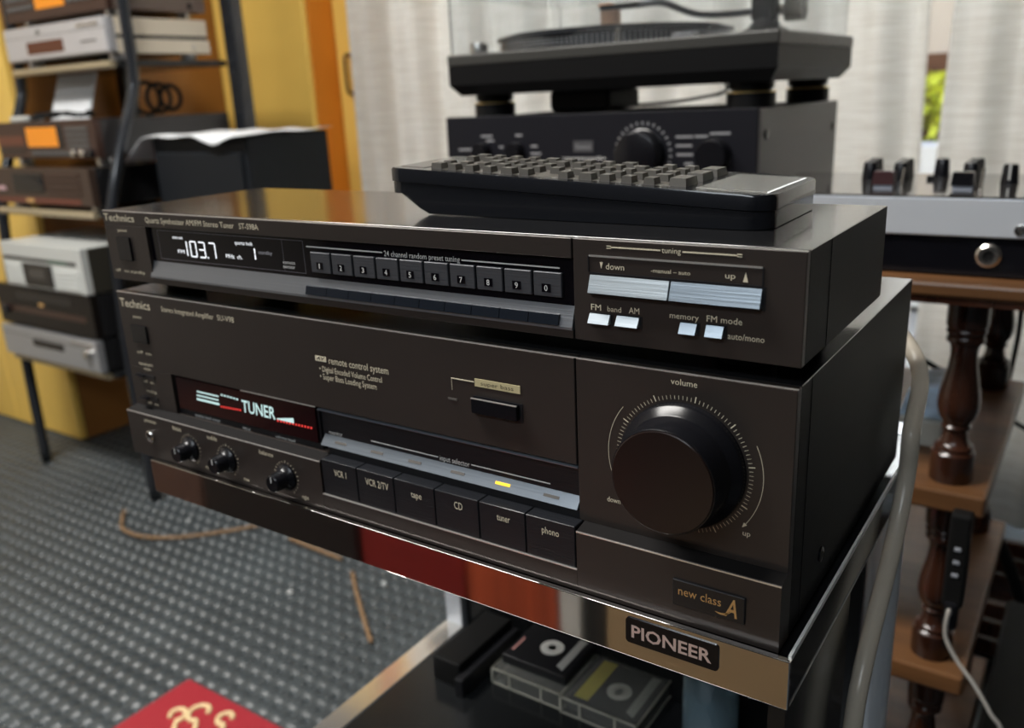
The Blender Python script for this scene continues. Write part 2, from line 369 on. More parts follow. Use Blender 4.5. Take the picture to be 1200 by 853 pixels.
# seven segment digits
SEG = {'1': 'bc', '0': 'abcdef', '3': 'abcdg', '7': 'abc', }
def digit(ch, x, z, w, h, y, m, parent, t=0.00075):
    b = B(); k = 0.10
    def bar(x0, z0, x1, z1):
        b.box(min(x0, x1) - t / 2 + x, max(x0, x1) + t / 2 + x, y - 0.0003, y, z + min(z0, z1) - t / 2, z + max(z0, z1) + t / 2)
    g = t * 0.75
    S = {'a': (g, h, w - g, h), 'g': (g, h / 2, w - g, h / 2), 'd': (g, 0, w - g, 0), 'f': (0, h / 2 + g, 0, h - g), 'b': (w, h / 2 + g, w, h - g), 'e': (0, g, 0, h / 2 - g), 'c': (w, g, w, h / 2 - g)}
    for sgm in SEG[ch]: bar(*S[sgm])
    return b.obj('display_digit', m, parent)
xa, za = W(219, 300, yl); xb, zb = W(254.5, 303, yl); zt = W(240, 284.5, yl)[1]; z0 = (za + zb) / 2; hh = zt - W(240, 302, yl)[1]
dw = (xb - xa) / 4.2
digit('1', xa - dw * 0.55, z0, dw * 0.78, hh, yl, VFD, tu); digit('0', xa + dw * 0.75, z0, dw * 0.78, hh, yl, VFD, tu)
digit('3', xa + dw * 1.95, z0, dw * 0.78, hh, yl, VFD, tu); digit('7', xa + dw * 3.35, z0, dw * 0.78, hh, yl, VFD, tu)
B().box(xa + dw * 2.98, xa + dw * 3.12, yl - 0.0003, yl, z0 - 0.0003, z0 + 0.0005).obj('decimal_point', VFD, tu)
xa, z0 = W(300, 304.5, yl); digit('1', xa - 0.0025, z0, 0.0025, W(298, 291, yl)[1] - W(298, 304.5, yl)[1], yl, VFD, tu)
text(tu, 'stereo', (202, 277.3), (214, 278.8), 3.4, VFD, yl); text(tu, 'FM', (209, 294.3), (216.5, 295), 4, VFD, yl)
text(tu, 'quartz lock', (275, 283.8), (296, 286), 4, VFD, yl); text(tu, 'MHz  ch.', (265, 299.5), (284, 301.5), 4.5, VFD, yl)
text(tu, 'standby', (303, 295), (319, 297), 4, VFDDIM, yl)
text(tu, 'remote', (332, 306.7), (346, 308.2), 4, WHITEP, yl); text(tu, 'sensor', (332, 311.7), (346, 313.2), 4, WHITEP, yl)
text(tu, '24 channel random preset tuning', (450, 296.3), (539, 304.3), 6.2, WHITEP, yl)
line(tu, (359, 288.5), (448, 296), 1.2, WHITEP, yl); line(tu, (541, 304.5), (656, 314.3), 1.2, WHITEP, yl)
x0, x1 = 0.1810, 0.3303; pit = (x1 - x0 + 0.0012) / 10
for i in range(10):
    a = x0 + i * pit
    bt = B().box(a, a + pit - 0.0012, 0.0006, 0.0035, 0.0253, 0.0358, 0.0003).obj('preset_button', GREYBTN, tu)
    cx = a + (pit - 0.0012) * 0.46
    B().box(cx - 0.0022, cx + 0.0022, 0.0004, 0.001, 0.0272, 0.0308).obj('number_patch', SMOKED, bt)
    text_at(bt, '1234567890'[i], cx - (0.0003 if i == 0 else 0.0008), cx + (0.0003 if i == 0 else 0.0008), 0.0277, 0.0026, 0.00038, WHITEP, 'number')
x0, x1 = 0.1764, 0.3294; pit = (x1 - x0) / 10
for i in range(10):
    a = x0 + i * pit
    yy = lambda z: -0.0006 + (z - 0.0132) / 0.0088 * 0.0028
    b = B(); b.prism([(yy(0.0139) + 0.002, 0.0138), (yy(0.0139) - 0.0012, 0.0138), (yy(0.0182) - 0.0014, 0.0181), (yy(0.0182) + 0.002, 0.0184)], 'x', a + 0.0002, a + pit - 0.0002)
    b.obj('preset_key', NAVYBTN, tu)
text(tu, 'Technics', (121.5, 253), (157, 257), 8, CREAM, 0, 'logo_lettering', 0.0)
text(tu, 'Quartz Synthesizer AM/FM Stereo Tuner', (170, 257.5), (274, 264.3), 6.2, CREAM)
text(tu, 'ST-S98A', (280, 264.6), (302.5, 266.3), 6.4, CREAM)
text(tu, 'power', (138, 269.3), (149, 270), 3.4, CREAM); text(tu, 'off   on standby', (136, 315.5), (170, 319.8), 3.6, CREAM)
x0, x1, z0, z1 = rect((137, 277), (157.5, 306), 0); B().box(x0, x1, -0.0012, 0.002, z0, z1, 0.0004).obj('power_button', GLOSSBLK, tu)
# right half
text(tu, 'tuning', (775.5, 292.6), (798, 294.6), 6.2, CREAM)
line(tu, (711, 289.3), (774, 293.6), 1.0, CREAM); line(tu, (800, 295.3), (870, 299.6), 1.0, CREAM)
line(tu, (711, 289.4), (716, 289.8), 2.4, CREAM, name='line_end'); line(tu, (864, 299.2), (870, 299.7), 2.4, CREAM, name='line_end')
x0, x1 = W(690.5, 310)[0], W(893.5, 325)[0]; zt = (W(690.5, 299)[1] + W(894, 314.5)[1]) / 2; zb = zt - 0.0185
b = B(); b.box(x0, x1, -0.0004, 0, zt - 0.0003, zt + 0.0004); b.obj('tuning_frame_highlight', EDGE, tu)
b = B(); b.box(x1, x1 + 0.0006, -0.0004, 0.0005, zt - 0.0065, zt); b.box(x0 - 0.0005, x0, -0.0004, 0.0005, zt - 0.0065, zt); b.box(x0, x1, -0.0004, 0.0005, zt - 0.0074, zt - 0.0066); b.obj('tuning_frame', BLACK, tu)
def tri(parent, cx, cz, s, up, y):
    k = 1 if up else -1
    return B().prism([(cx - s * 0.55, cz - k * s), (cx + s * 0.55, cz - k * s), (cx, cz + k * s)], 'y', y - 0.0002, y).obj('arrow_mark', CREAM, parent)
tri(tu, *W(704.8, 311), 0.0013, False, 0); tri(tu, *W(874, 325), 0.0018, True, 0)
text(tu, 'down', (710, 311.5), (731.5, 313.5), 7, CREAM); text(tu, '-manual – auto', (763, 316.6), (809, 320.2), 4.6, CREAM); text(tu, 'up', (850, 322.5), (862, 323.5), 6.5, CREAM)
def slant_btn(name, tl, br, m, parent, out=0.0030, deep=0.0022):
    x0, x1, z0, z1 = rect(tl, br, -0.001)
    B().box(x0 - 0.0002, x1 + 0.0010, -0.0003, 0.001, z0 - 0.0009, z1 + 0.0004).obj(name + '_slot', BLACK, parent)
    return B().prism([(0.001, z0 - 0.0002), (-out, z0), (-out + deep, z1), (0.001, z1)], 'x', x0, x1).obj(name, m, parent)
xm = W(785, 335, -0.001)[0]
z1 = (W(691, 321, -0.0005)[1] + W(892, 339.5, -0.0005)[1]) / 2; z0 = (W(688, 342.5, -0.0028)[1] + W(889, 362.5, -0.0028)[1]) / 2
xa, xb = W(690.5, 330, -0.0015)[0], W(892, 350, -0.0015)[0]
B().box(xa - 0.0004, xb + 0.0012, -0.0003, 0.001, z0 - 0.0012, z1 + 0.0006).obj('tuning_slot', BLACK, tu)
for a, c, mm in ((xa, xm - 0.0004, SILVBTN), (xm + 0.0004, xb, SILVBTN2)):
    B().prism([(0.001, z0 - 0.0003), (-0.0032, z0), (-0.0008, z1), (0.001, z1)], 'x', a, c).obj('tuning_button', mm, tu)
slant_btn('band_button', (690.8, 367), (714.6, 380), SILVBTN, tu); slant_btn('band_button', (722.5, 370), (748.5, 383.6), SILVBTN, tu)
slant_btn('memory_button', (797, 378), (816, 391.8), SILVBTN2, tu); slant_btn('mode_button', (827.5, 381), (847.5, 395.5), SILVBTN2, tu)
text(tu, 'FM', (692.8, 359.3), (704.5, 360.3), 6.8, CREAM); text(tu, 'band', (712, 361.7), (728, 363), 6, CREAM); text(tu, 'AM', (737, 363.5), (749.3, 364.7), 6.8, CREAM)
text(tu, 'memory', (785, 369.2), (819, 372.2), 6.6, CREAM); text(tu, 'FM mode', (828.3, 373), (870, 377.2), 7.2, CREAM); text(tu, 'auto/mono', (853, 393.4), (896, 398), 7, CREAM)
for fx in (0.03, 0.40):
    for fy in (0.03, 0.105):
        B().lathe([(0.011, 0), (0.012, 0.002), (0.012, 0.0086)], (fx, fy, 0.0), n=20).obj('foot', RUBBER, tu, True)

# ================================================================== integrated amplifier
AD = 0.21; AB = -0.107; LP = -0.0078
am = thing('stereo_amplifier', (0.215, 0.1, AB - 0.006), 'tall brown stereo amplifier with big volume knob standing in the chrome-fronted rack', 'amplifier')
matte_sides(B().box(0.0, 0.43, 0.0051, AD, AB, 0.0, 0.0003).obj('case', CASE, am))
B().box(0.4298, 0.4303, 0.0180, 0.0190, AB + 0.0002, -0.0002).obj('side_seam', BROWNSIDE, am)
b = B(); b.box(0, SE - 0.0004, 0, 0.005, -0.0494, 0, 0.0003); b.box(0, 0.0435, 0, 0.005, -0.0775, -0.0494, 0.0002)
b.obj('upper_fascia', BROWN, am)
B().box(SE + 0.0004, 0.43, 0, 0.005, -0.0758, 0, 0.0003).obj('volume_fascia', BROWN, am)
B().box(0, 0.43, 0.0002, 0.0012, -0.0002, 0.00015).obj('top_edge_highlight', EDGE, am)
# stepped lower fascia
def lower(x0, x1, nm):
    o = B().prism([(0.005, -0.0757), (0.0002, -0.0757), (LP + 0.0006, -0.0772), (LP, -0.0778), (LP, AB), (0.005, AB)], 'x', x0, x1).obj(nm, BROWN, am)
    B().box(x0, x1, LP - 0.0001, LP + 0.0006, -0.0779, -0.0774).obj('step_edge_highlight', EDGE, am)
    B().prism([(0.0002, -0.0756), (LP + 0.0006, -0.0771), (LP + 0.0006, -0.0776), (0.0002, -0.0762)], 'x', x0 + 0.0001, x1 - 0.0001).obj('step_slope', mat('step_charcoal', (0.012, 0.011, 0.011), 0.7, spec=0.1), am)
    return o
lower(0.0, 0.1788, 'lower_fascia'); lower(0.3392, 0.43, 'lower_fascia')
B().box(0.1788, 0.3392, LP, 0.005, AB, -0.0966, 0.0002).obj('lower_fascia', BROWN, am)
B().box(0.1788, 0.3392, LP - 0.0003, LP + 0.001, -0.0967, -0.0962).obj('button_rail', EDGE, am)
B().box(0.1788, 0.3392, 0.0005, 0.005, -0.0966, -0.0715).obj('button_well', BLACK, am)
# display
B().box(0.0435, 0.1718, 0.0025, 0.005, -0.0775, -0.0494).obj('display_surround', BLACK, am)
B().box(0.0462, 0.1700, 0.0010, 0.003, -0.0716, -0.0506, 0.0002).obj('display_window', REDGLASS, am)
B().box(0.110, 0.1718, -0.0002, 0.0006, -0.0498, -0.0494).obj('display_edge_highlight', EDGE, am)
ya = 0.0009
text(am, 'TUNER', (284, 476), (322, 483.5), 13, VFDC, ya, 'display_word', 0.012, 0.12)
for (a, c, h, m_) in (((231, 459), (256, 464), 1.6, VFDC), ((231, 463.2), (256, 468.5), 1.6, VFDC), ((231, 468), (257, 473), 2.6, VFDC)):
    line(am, a, c, h, m_, ya, 'level_bar')
for i in range(6):
    t = i / 5; line(am, (259 + 18 * t, 462.5 + 5 * t), (261 + 18 * t, 463 + 5 * t), 2.0, VFDC, ya, 'display_dot')
for i in range(9):
    t = i / 8; line(am, (259 + 22 * t, 476.3 + 4 * t), (260.4 + 22 * t, 476.6 + 4 * t), 2.0, VFDRED, ya, 'display_red_dot')
for i in range(12):
    t = i / 11; line(am, (325 + 39 * t, 492.7 + 8.5 * t), (326.6 + 39 * t, 493 + 8.5 * t), 2.2, VFDRED, ya, 'display_red_dot')
xa, za = W(325, 491.5, ya); xb, zb = W(345, 495.5, ya)
b = B()
for i in range(9):
    t = i / 9; b.box(xa + (xb - xa) * t, xa + (xb - xa) * (t + 0.085), ya - 0.0003, ya, (za + zb) / 2, (za + zb) / 2 + 0.0006 + 0.0026 * t)
b.obj('volume_wedge', VFDC, am)
text(am, 'graphic level meter', (229, 485.8), (258.5, 492.8), 3.8, WHITEP, 0.0024); text(am, 'input', (285, 500.8), (294, 503), 3.8, WHITEP, 0.0024); text(am, 'volume level', (323, 511), (346, 516.5), 4, WHITEP, 0.0024)
# input selector panel
B().box(0.1722, 0.3358, 0.0036, 0.005, -0.0715, -0.0494).obj('selector_panel', BRUSHBLK, am)
B().prism([(0.005, -0.0494), (0.0036, -0.0494), (0.0008, -0.0512), (0.0008, -0.0516), (0.005, -0.0516)], 'x', 0.1722, 0.3356).obj('selector_top_edge', BARBLUE, am)
B().prism([(0.005, -0.0660), (0.0034, -0.0660), (-0.0006, -0.0712), (0.005, -0.0716)], 'x', 0.1736, 0.3356).obj('indicator_bar', BARBLUE, am)
ys_ = 0.0035
text(am, 'monitor', (386, 505.8), (401.5, 509.3), 4.6, WHITEP, ys_); text(am, 'input selector', (515.5, 536), (550.5, 544), 6, WHITEP, ys_)
line(am, (435, 516.8), (513.5, 535), 1.0, WHITEP, ys_); line(am, (552.5, 544.3), (645, 567), 1.0, WHITEP, ys_)
for i, (px, py) in enumerate(((399, 522.3), (441.5, 533), (485.7, 543.6), (536, 555.8), (588.7, 568.8), (645.7, 583))):
    x = W(px, py, 0.001)[0]; w = 0.0042; zz = -0.0685
    yy = 0.0034 - 0.004 * (0.066 + zz) / -0.0052
    B().prism([(yy - 0.0003 + 0.0005 * 0.77, zz + 0.0005), (yy - 0.0003 - 0.0005 * 0.77, zz - 0.0005), (yy + 0.001, zz - 0.0005), (yy + 0.001, zz + 0.0005)], 'x', x - w, x + w).obj('indicator_lamp', LEDON if i == 4 else LEDOFF, am)
xbs = [379, 420.5, 464, 511.5, 563, 617.5, 676]; NM = ['VCR 1', 'VCR 2/TV', 'tape', 'CD', 'tuner', 'phono']
LT = [((391.8, 553.3), (405.8, 557.8), 7), ((428.3, 563), (455.2, 571.5), 7.5), ((481.7, 578), (494, 582.3), 7), ((532.3, 591), (542, 594.3), 8), ((582.3, 605), (597.6, 609), 7.5), ((635, 619.5), (655, 625.8), 7.5)]
bx = [0.1795 + (W(xbs[i], 560 + i * 13, LP)[0] - W(379, 560, LP)[0]) * (0.1590 / (W(676, 638, LP)[0] - W(379, 560, LP)[0])) for i in range(7)]
for i in range(6):
    bt = B().box(bx[i] + 0.0003, bx[i + 1] - 0.0003, LP + 0.0004, 0.002, -0.0960, -0.0757, 0.0003).obj('input_button', BRUSHBLK, am)
    text(bt, NM[i], LT[i][0], LT[i][1], LT[i][2], CREAM, LP + 0.0004)
# print on the upper fascia
text(am, 'Technics', (140.5, 353), (175.5, 359), 9, CREAM, 0, 'logo_lettering', 0.005)
text(am, 'Stereo Integrated Amplifier', (189, 362), (250, 371), 5.6, CREAM); text(am, 'SU-V98', (254.5, 371.8), (274, 375), 6.2, CREAM)
text(am, 'power', (156, 370), (166, 372), 3.4, CREAM); text(am, 'off  on', (161, 412), (177, 414.5), 3.2, CREAM)
x0, x1, z0, z1 = rect((154, 379.5), (175.5, 403.5), 0); B().box(x0, x1, -0.0012, 0.002, z0, z1, 0.0004).obj('power_button', GLOSSBLK, am)
text(am, 'speakers', (163, 424.3), (179, 428.6), 3.4, CREAM); text(am, 'main', (169, 431.3), (176.5, 433), 3, CREAM)
for a, c in (((162, 437.5), (182, 443.5)), ((168, 463.5), (186, 469.5))):
    x0, x1, z0, z1 = rect(a, c, 0); B().box(x0, x1, -0.0006, 0.002, z0 - 0.0006, z1 + 0.0006).obj('switch_slot', BLACK, am)
    B().box(x0 - 0.0005, x0 + (x1 - x0) * 0.5, -0.0035, 0.002, z0, z1, 0.0004).obj('slide_switch', GLOSSBLK, am)
text(am, 'off  on', (168.5, 446.2), (180.5, 448.6), 2.6, CREAM); text(am, 'muting', (172, 457), (183.5, 459.8), 3.2, CREAM); text(am, 'off  on', (173.5, 471.5), (186, 474), 2.6, CREAM)
x0, x1, z0, z1 = rect((369.3, 416.3), (382.7, 424.5), 0)
pl = B().box(x0, x1, -0.0002, 0.0, z0, z1).obj('emblem_plate', CREAM, am)
text_at(pl, 'AV', x0 + 0.0008, x1 - 0.0008, z0 + 0.0008, (z1 - z0) * 0.62, -0.0002, BROWNSIDE, 'lettering', 0.02, 0.3)
text(am, 'remote control system', (385.3, 422), (455, 434.5), 8.0, CREAM); text(am, '• Digital Encoded Volume Control', (374.5, 431.2), (447.7, 445.3), 6.4, CREAM); text(am, '• Super Bass Loading System', (375.3, 440.3), (441.3, 453), 6.4, CREAM)
x0, z1 = W(556.3, 443); x1, z0 = W(610, 461.3)
zc = (W(556.3, 447.3)[1] + W(610, 457.5)[1]) / 2; hh = 0.0019
pl = B().box(x0, x1, -0.0003, 0.0, zc - hh, zc + hh).obj('caption_plate', PLATE, am)
text_at(pl, 'super bass', x0 + 0.0035, x1 - 0.0035, zc - 0.0009, 0.0020, -0.0003, mat('dark_print', (0.05, 0.04, 0.03), 0.6))
line(am, (528.8, 443.2), (555.5, 447), 0.9, CREAM)
xx, zz = W(529.2, 443.5); B().box(xx - 0.0001, xx + 0.0001, -0.0002, 0, zz - 0.0056, zz).obj('printed_line', CREAM, am)
x0, x1, z0, z1 = rect((525.5, 465.3), (536, 469.7), 0); zz = (z0 + z1) / 2; B().box(x0, x1, -0.0003, 0.001, zz - 0.0005, zz + 0.0005).obj('indicator_lamp', LEDOFF, am)
x0 = W(556, 470)[0]; x1 = W(612, 485)[0]; z1 = (W(556, 463)[1] + W(611, 476)[1]) / 2; z0 = (W(556.5, 482)[1] + W(611, 494)[1]) / 2
B().box(x0 - 0.0003, x1 + 0.0005, -0.0004, 0.001, z0 - 0.0005, z1 + 0.0005).obj('button_surround', BLACK, am)
sbn = B().box(x0, x1 - 0.0012, -0.0030, 0.001, z0 + 0.0005, z1, 0.0003).obj('super_bass_button', GLOSSBLK, am)
B().box(x0, x1 - 0.0012, -0.0031, -0.0022, z1 - 0.0003, z1 + 0.0001).obj('button_edge', EDGE, sbn)
# volume control
VC = (0.3853, 0.0, -0.0388)
kn = B().lathe([(0.0268, -0.002), (0.0268, 0.0025), (0.0262, 0.0040), (0.0232, 0.0060), (0.0226, 0.0070), (0.0222, 0.0188), (0.0217, 0.0196)], VC, 'y', 96).obj('volume_knob', KNOB, am, True)
B().lathe([(0.0214, 0.0190), (0.0214, 0.0199), (0.0210, 0.0202)], VC, 'y', 96).obj('knob_cap', KNOBCAP, kn, True)
def ring(bm_, c, r0, r1, a, wid, y):
    s, co = math.sin(a), math.cos(a); tx, tz = co, -s
    p = lambda r, k: (c[0] + r * s + k * wid * tx, y, c[2] + r * co + k * wid * tz)
    bm_.quad(p(r0, -1), p(r1, -1), p(r1, 1), p(r0, 1))
b = B(); N = 94
for i in range(N + 1):
    a = math.radians(-164.5 + 329 * i / N); big = i % 10 == 0
    ring(b, VC, 0.0279, 0.0305 if big else 0.0296, a, 0.00022 if big else 0.00010, -0.00012)
b.obj('volume_scale', CREAM, am)
def arc(parent, c, r, a0, a1, w, y, arrow=0):
    b = B(); n = 40
    for i in range(n):
        t0 = math.radians(a0 + (a1 - a0) * i / n); t1 = math.radians(a0 + (a1 - a0) * (i + 1) / n)
        P = lambda rr, t: (c[0] + rr * math.sin(t), y, c[2] + rr * math.cos(t))
        b.quad(P(r - w, t0), P(r + w, t0), P(r + w, t1), P(r - w, t1))
    if arrow:
        t = math.radians(arrow); tt = math.radians(arrow + (4 if a1 > a0 else -4)); P = lambda rr, t: (c[0] + rr * math.sin(t), y, c[2] + rr * math.cos(t))
        b.bm.faces.new([b.bm.verts.new(q) for q in (P(r - 0.0008, t), P(r + 0.0008, t), P(r, tt))])
    return b.obj('direction_arc', CREAM, parent)
arc(am, VC, 0.0335, -52, -110, 0.00010, -0.00012); arc(am, VC, 0.0335, 65, 128, 0.00010, -0.00012, 126)
text(am, 'volume', (786.3, 446.8), (817.3, 450), 7, CREAM); text(am, 'down', (711.8, 584), (727, 587.4), 5.8, CREAM); text(am, 'up', (870.5, 624), (879.5, 625.8), 5.8, CREAM)
# lower fascia: jack, tone knobs, badge
jx, jz = W(176.8, 511, LP)
jk = B().lathe([(0.0040, -0.001), (0.0040, 0.0010), (0.0034, 0.0016), (0.0028, 0.0016), (0.0026, 0.0004)], (jx, LP, jz), 'y', 28).obj('headphone_jack', STEEL, am, True)
B().lathe([(0.0025, 0.0), (0.0025, 0.0008)], (jx, LP, jz), 'y', 20).obj('jack_hole', GLOSSBLK, jk)
text(am, 'phones', (169.5, 491.5), (182.5, 495), 3.6, CREAM, LP)
for (px, py), cap, ca, cb in (((224, 526), 'bass', (202.5, 500.5), (212, 503.2)), ((267.5, 539), 'treble', (242.5, 511.3), (254, 514.5)), ((336, 557), 'balance', (303.8, 529), (320, 533.2))):
    kx, kz = W(px, py, LP); kz = -0.0928
    k = B().lathe([(0.0078, -0.001), (0.0078, 0.0012), (0.0060, 0.0030), (0.0054, 0.0045), (0.0050, 0.0105), (0.0044, 0.0112)], (kx, LP, kz), 'y', 40).obj('tone_knob', KNOB, am, True)
    B().box(kx - 0.0003, kx + 0.0003, LP - 0.0114, LP - 0.0106, kz + 0.001, kz + 0.0042).obj('pointer', WHITEP, k)
    b = B()
    for i in range(21):
        ring(b, (kx, 0, kz), 0.0088, 0.0102 if i % 5 == 0 else 0.0097, math.radians(-150 + 15 * i), 0.00018, LP - 0.00012)
    b.obj('knob_scale', CREAM, am)
    text(am, cap, ca, cb, 4.6, CREAM, LP)
text(am, 'right', (354.5, 581.5), (362, 583.8), 4.2, CREAM, LP); text(am, 'max', (286, 560.3), (292.5, 562.4), 3.6, CREAM, LP); text(am, 'min', (241.5, 546.5), (247.5, 548.5), 3.6, CREAM, LP)
x0, x1 = 0.3855, 0.4164; zt = -0.0863; z0 = -0.0984
bd = B().box(x0, x1, LP - 0.0012, LP + 0.001, z0, zt, 0.0003).obj('badge', BLACK, am)
text(bd, 'new class', (795, 690), (845, 707), 9.5, GOLD, LP - 0.0012, 'lettering')
text(bd, 'A', (849, 711.5), (864, 713.5), 20, GOLD, LP - 0.0012, 'lettering', 0.01, 0.25)
xa, za = W(838, 715.5, LP - 0.0013); xb, zb = W(857, 717, LP - 0.0013)
b = B(); n = 12
for i in range(n):
    f = lambda t: (xa + (xb - xa) * t, za - 0.0002 - 0.0011 * math.sin(math.pi * t) + (zb - za) * t); w = lambda t: 0.00012 + 0.00035 * math.sin(math.pi * t)
    (p, q), (r_, s_) = f(i / n), f((i + 1) / n); w0, w1 = w(i / n), w((i + 1) / n)
    b.quad((p, LP - 0.00132, q - w0), (r_, LP - 0.00132, s_ - w1), (r_, LP - 0.00132, s_ + w1), (p, LP - 0.00132, q + w0))
b.obj('swash', GOLD, bd)
P = pix(961, 649, 0, 0.43); B().lathe([(0.0034, -0.001), (0.0034, 0.0008), (0.0022, 0.0012)], (0.43, P[1], P[2]), 'x', 20).obj('case_screw', GLOSSBLK, am, True)
P = pix(985, 600, 0, 0.43)
for fx in (0.04, 0.39):
    for fy in (0.03, 0.18): B().lathe([(0.014, 0), (0.015, 0.002), (0.015, 0.0065)], (fx, fy, AB - 0.0062), n=20).obj('foot', RUBBER, am, True)

# ================================================================== remote control
rm = thing('remote_control', (0.30, 0.075, TZ1), 'chunky black remote control with rubber keys lying on the tuner', 'remote control')
def RP(u_, v_, z): # u along the length, v across
    fx, fy = 0.2035 + (0.4055 - 0.2035) * u_, 0.0415 + (0.0360 - 0.0415) * u_
    gx, gy = 0.1900 + (0.4035 - 0.1900) * u_, 0.1150 + (0.1130 - 0.1150) * u_
    return Vector((fx + (gx - fx) * v_, fy + (gy - fy) * v_, z))
ztop = lambda u_: 0.0743 - 0.0095 * u_
zseam = lambda u_: 0.0672 - 0.0088 * u_
def zbot(u_):
    if u_ < 0.03: return 0.0612
    if u_ < 0.12: t = (u_ - 0.03) / 0.09; return 0.0612 - 0.0100 * (t * t * (3 - 2 * t))
    return TZ1 + 0.0003
def outline():
    pts = []; r, q = 0.06, 0.14
    us = [0, 0.015, 0.03, 0.05, 0.07, 0.09, 0.12, 0.3, 0.5, 0.7, 1 - r]
    for u_ in us: pts.append((u_, 0.0 if u_ > 0.01 else 0.02))
    for k in range(1, 6): a = math.pi / 2 * k / 6; pts.append((1 - r + r * math.sin(a), q - q * math.cos(a)))
    pts.append((1, q)); pts.append((1, 1 - q))
    for k in range(1, 6): a = math.pi / 2 * k / 6; pts.append((1 - r + r * math.cos(a), 1 - q + q * math.sin(a)))
    for u_ in reversed(us): pts.append((u_, 1.0 if u_ > 0.01 else 0.98))
    return pts
def shell(zlo, zhi, inset, name, m, cap_bevel=0.0):
    b = B(); o = outline(); ins = lambda p, k: (0.5 + (p[0] - 0.5) * (1 - k * 0.4), 0.5 + (p[1] - 0.5) * (1 - k))
    rings = []
    lv = [(zlo, inset, 0), (zhi, inset, -cap_bevel)] + ([(zhi, inset + cap_bevel * 12, 0)] if cap_bevel else [])
    for zf, k, dz in lv:
        rings.append([b.bm.verts.new(RP(*ins(p, k), zf(p[0]) + dz)) for p in o])
    n = len(o)
    for a, c in zip(rings, rings[1:]):
        for i in range(n): b.bm.faces.new((a[i], a[(i + 1) % n], c[(i + 1) % n], c[i]))
    b.bm.faces.new(rings[-1]); b.bm.faces.new(list(reversed(rings[0])))
    return b.obj(name, m, rm, True)
shell(zbot, lambda u_: zseam(u_) - 0.0002, 0.015, 'lower_shell', REMBODY)
shell(lambda u_: zseam(u_) + 0.0002, ztop, 0.0, 'upper_shell', REMBODY, 0.0012)
shell(lambda u_: zseam(u_) - 0.0004, lambda u_: zseam(u_) + 0.0004, 0.028, 'seam', BLACK)
def rpatch(u0, u1, v0, v1, h0, h1, name, m, parent=rm):
    b = B(); lo = [b.bm.verts.new(RP(a, c, ztop(a) + h0)) for a, c in ((u0, v0), (u1, v0), (u1, v1), (u0, v1))]
    e = 0.06; du, dv = (u1 - u0) * e, (v1 - v0) * e
    hi = [b.bm.verts.new(RP(a, c, ztop(a) + h1)) for a, c in ((u0 + du, v0 + dv), (u1 - du, v0 + dv), (u1 - du, v1 - dv), (u0 + du, v1 - dv))]
    b.bm.faces.new(hi); b.bm.faces.new(list(reversed(lo)))
    for i in range(4): b.bm.faces.new((lo[i], lo[(i + 1) % 4], hi[(i + 1) % 4], hi[i]))
    return b.obj(name, m, parent)
rpatch(0.10, 0.80, 0.06, 0.94, -0.0005, 0.0002, 'key_field', REMTOP)
rpatch(0.82, 0.985, 0.08, 0.92, -0.0005, 0.0003, 'smooth_plate', REMPLATE)
rpatch(0.01, 0.095, 0.06, 0.94, -0.0005, 0.0003, 'emitter_window', GLOSSBLK)
rnd = random.Random(5)
for r_ in range(12):
    u_ = 0.115 + r_ * 0.054
    for c_ in range(5):
        if (r_ in (0, 1) and c_ in (2,)) or (r_ == 6 and c_ in (0, 2)) or (r_ == 9 and c_ == 4): continue
        v_ = 0.10 + c_ * 0.172
        w = 0.026 if (r_ + c_) % 4 else 0.034
        rpatch(u_, u_ + w, v_, v_ + 0.10, 0.0, 0.0030, 'key', REMKEY)
for v_ in (0.12, 0.40, 0.66): rpatch(0.765, 0.805, v_, v_ + 0.2, 0.0, 0.0034, 'long_key', REMKEY)

# ================================================================== chrome-fronted rack
RX0, RX1 = 0.0245, 0.4345
rk = thing('equipment_rack', (0.23, 0.13, ZF), 'black equipment rack with chrome front strip and polished rear posts carrying the amplifier', 'rack')
B().box(RX0, RX1, -0.0095, 0.262, -0.1280, AB - 0.0062, 0.0006).obj('top_shelf', SHELFBLK, rk)
st = B().box(RX0, RX1 + 0.0015, -0.0125, -0.0095, -0.1284, -0.1062, 0.0004, 2).obj('chrome_strip', CHROME, rk)
st['label'] = 'chrome front strip reflecting the room'
B().box(RX1, RX1 + 0.0012, -0.0095, 0.255, -0.1078, -0.1052).obj('side_edge_line', mat('trim_gleam_white', (0.85, 0.85, 0.84), 0.4), rk)  # gleam of the chrome trim painted as plain white
B().box(RX1 - 0.001, RX1 + 0.0011, -0.0095, 0.255, -0.1280, -0.1075).obj('side_board', GLOSSBLK, rk)
B().box(RX1 - 0.0005, RX1 + 0.0015, -0.0095, 0.255, -0.1284, -0.1280).obj('side_edge_line', mat('lower_edge_highlight', (0.3, 0.3, 0.3), 0.4, 0.5), rk)  # painted highlight along the shelf's lower edge
SHZ = -0.3805
B().box(0.0525, 0.432, -0.20, 0.262, SHZ - 0.018, SHZ, 0.0006).obj('lower_shelf', SHELFBLK, rk)
tr_ = B().box(0.0305, 0.0525, -0.20, 0.258, SHZ - 0.018, SHZ + 0.001, 0.001).obj('shelf_edge_trim', mat('polished_pale_trim', (0.88, 0.86, 0.82), 0.10, 0.85), rk)
B().lathe([(0.0115, 0), (0.0115, 0.687)], (0.4175, 0.2735, ZF), n=28).obj('rear_post', CHROMEPOST, rk, True)
B().box(0.0305, 0.0500, 0.258, 0.280, ZF, -0.113, 0.001).obj('rear_post', CHROMEPOST, rk)
B().box(0.050, 0.407, 0.266, 0.274, -0.76, -0.128).obj('back_panel', SHELFBLK, rk)
B().box(0.050, 0.43, -0.18, 0.262, -0.76, -0.745).obj('bottom_shelf', SHELFBLK, rk)
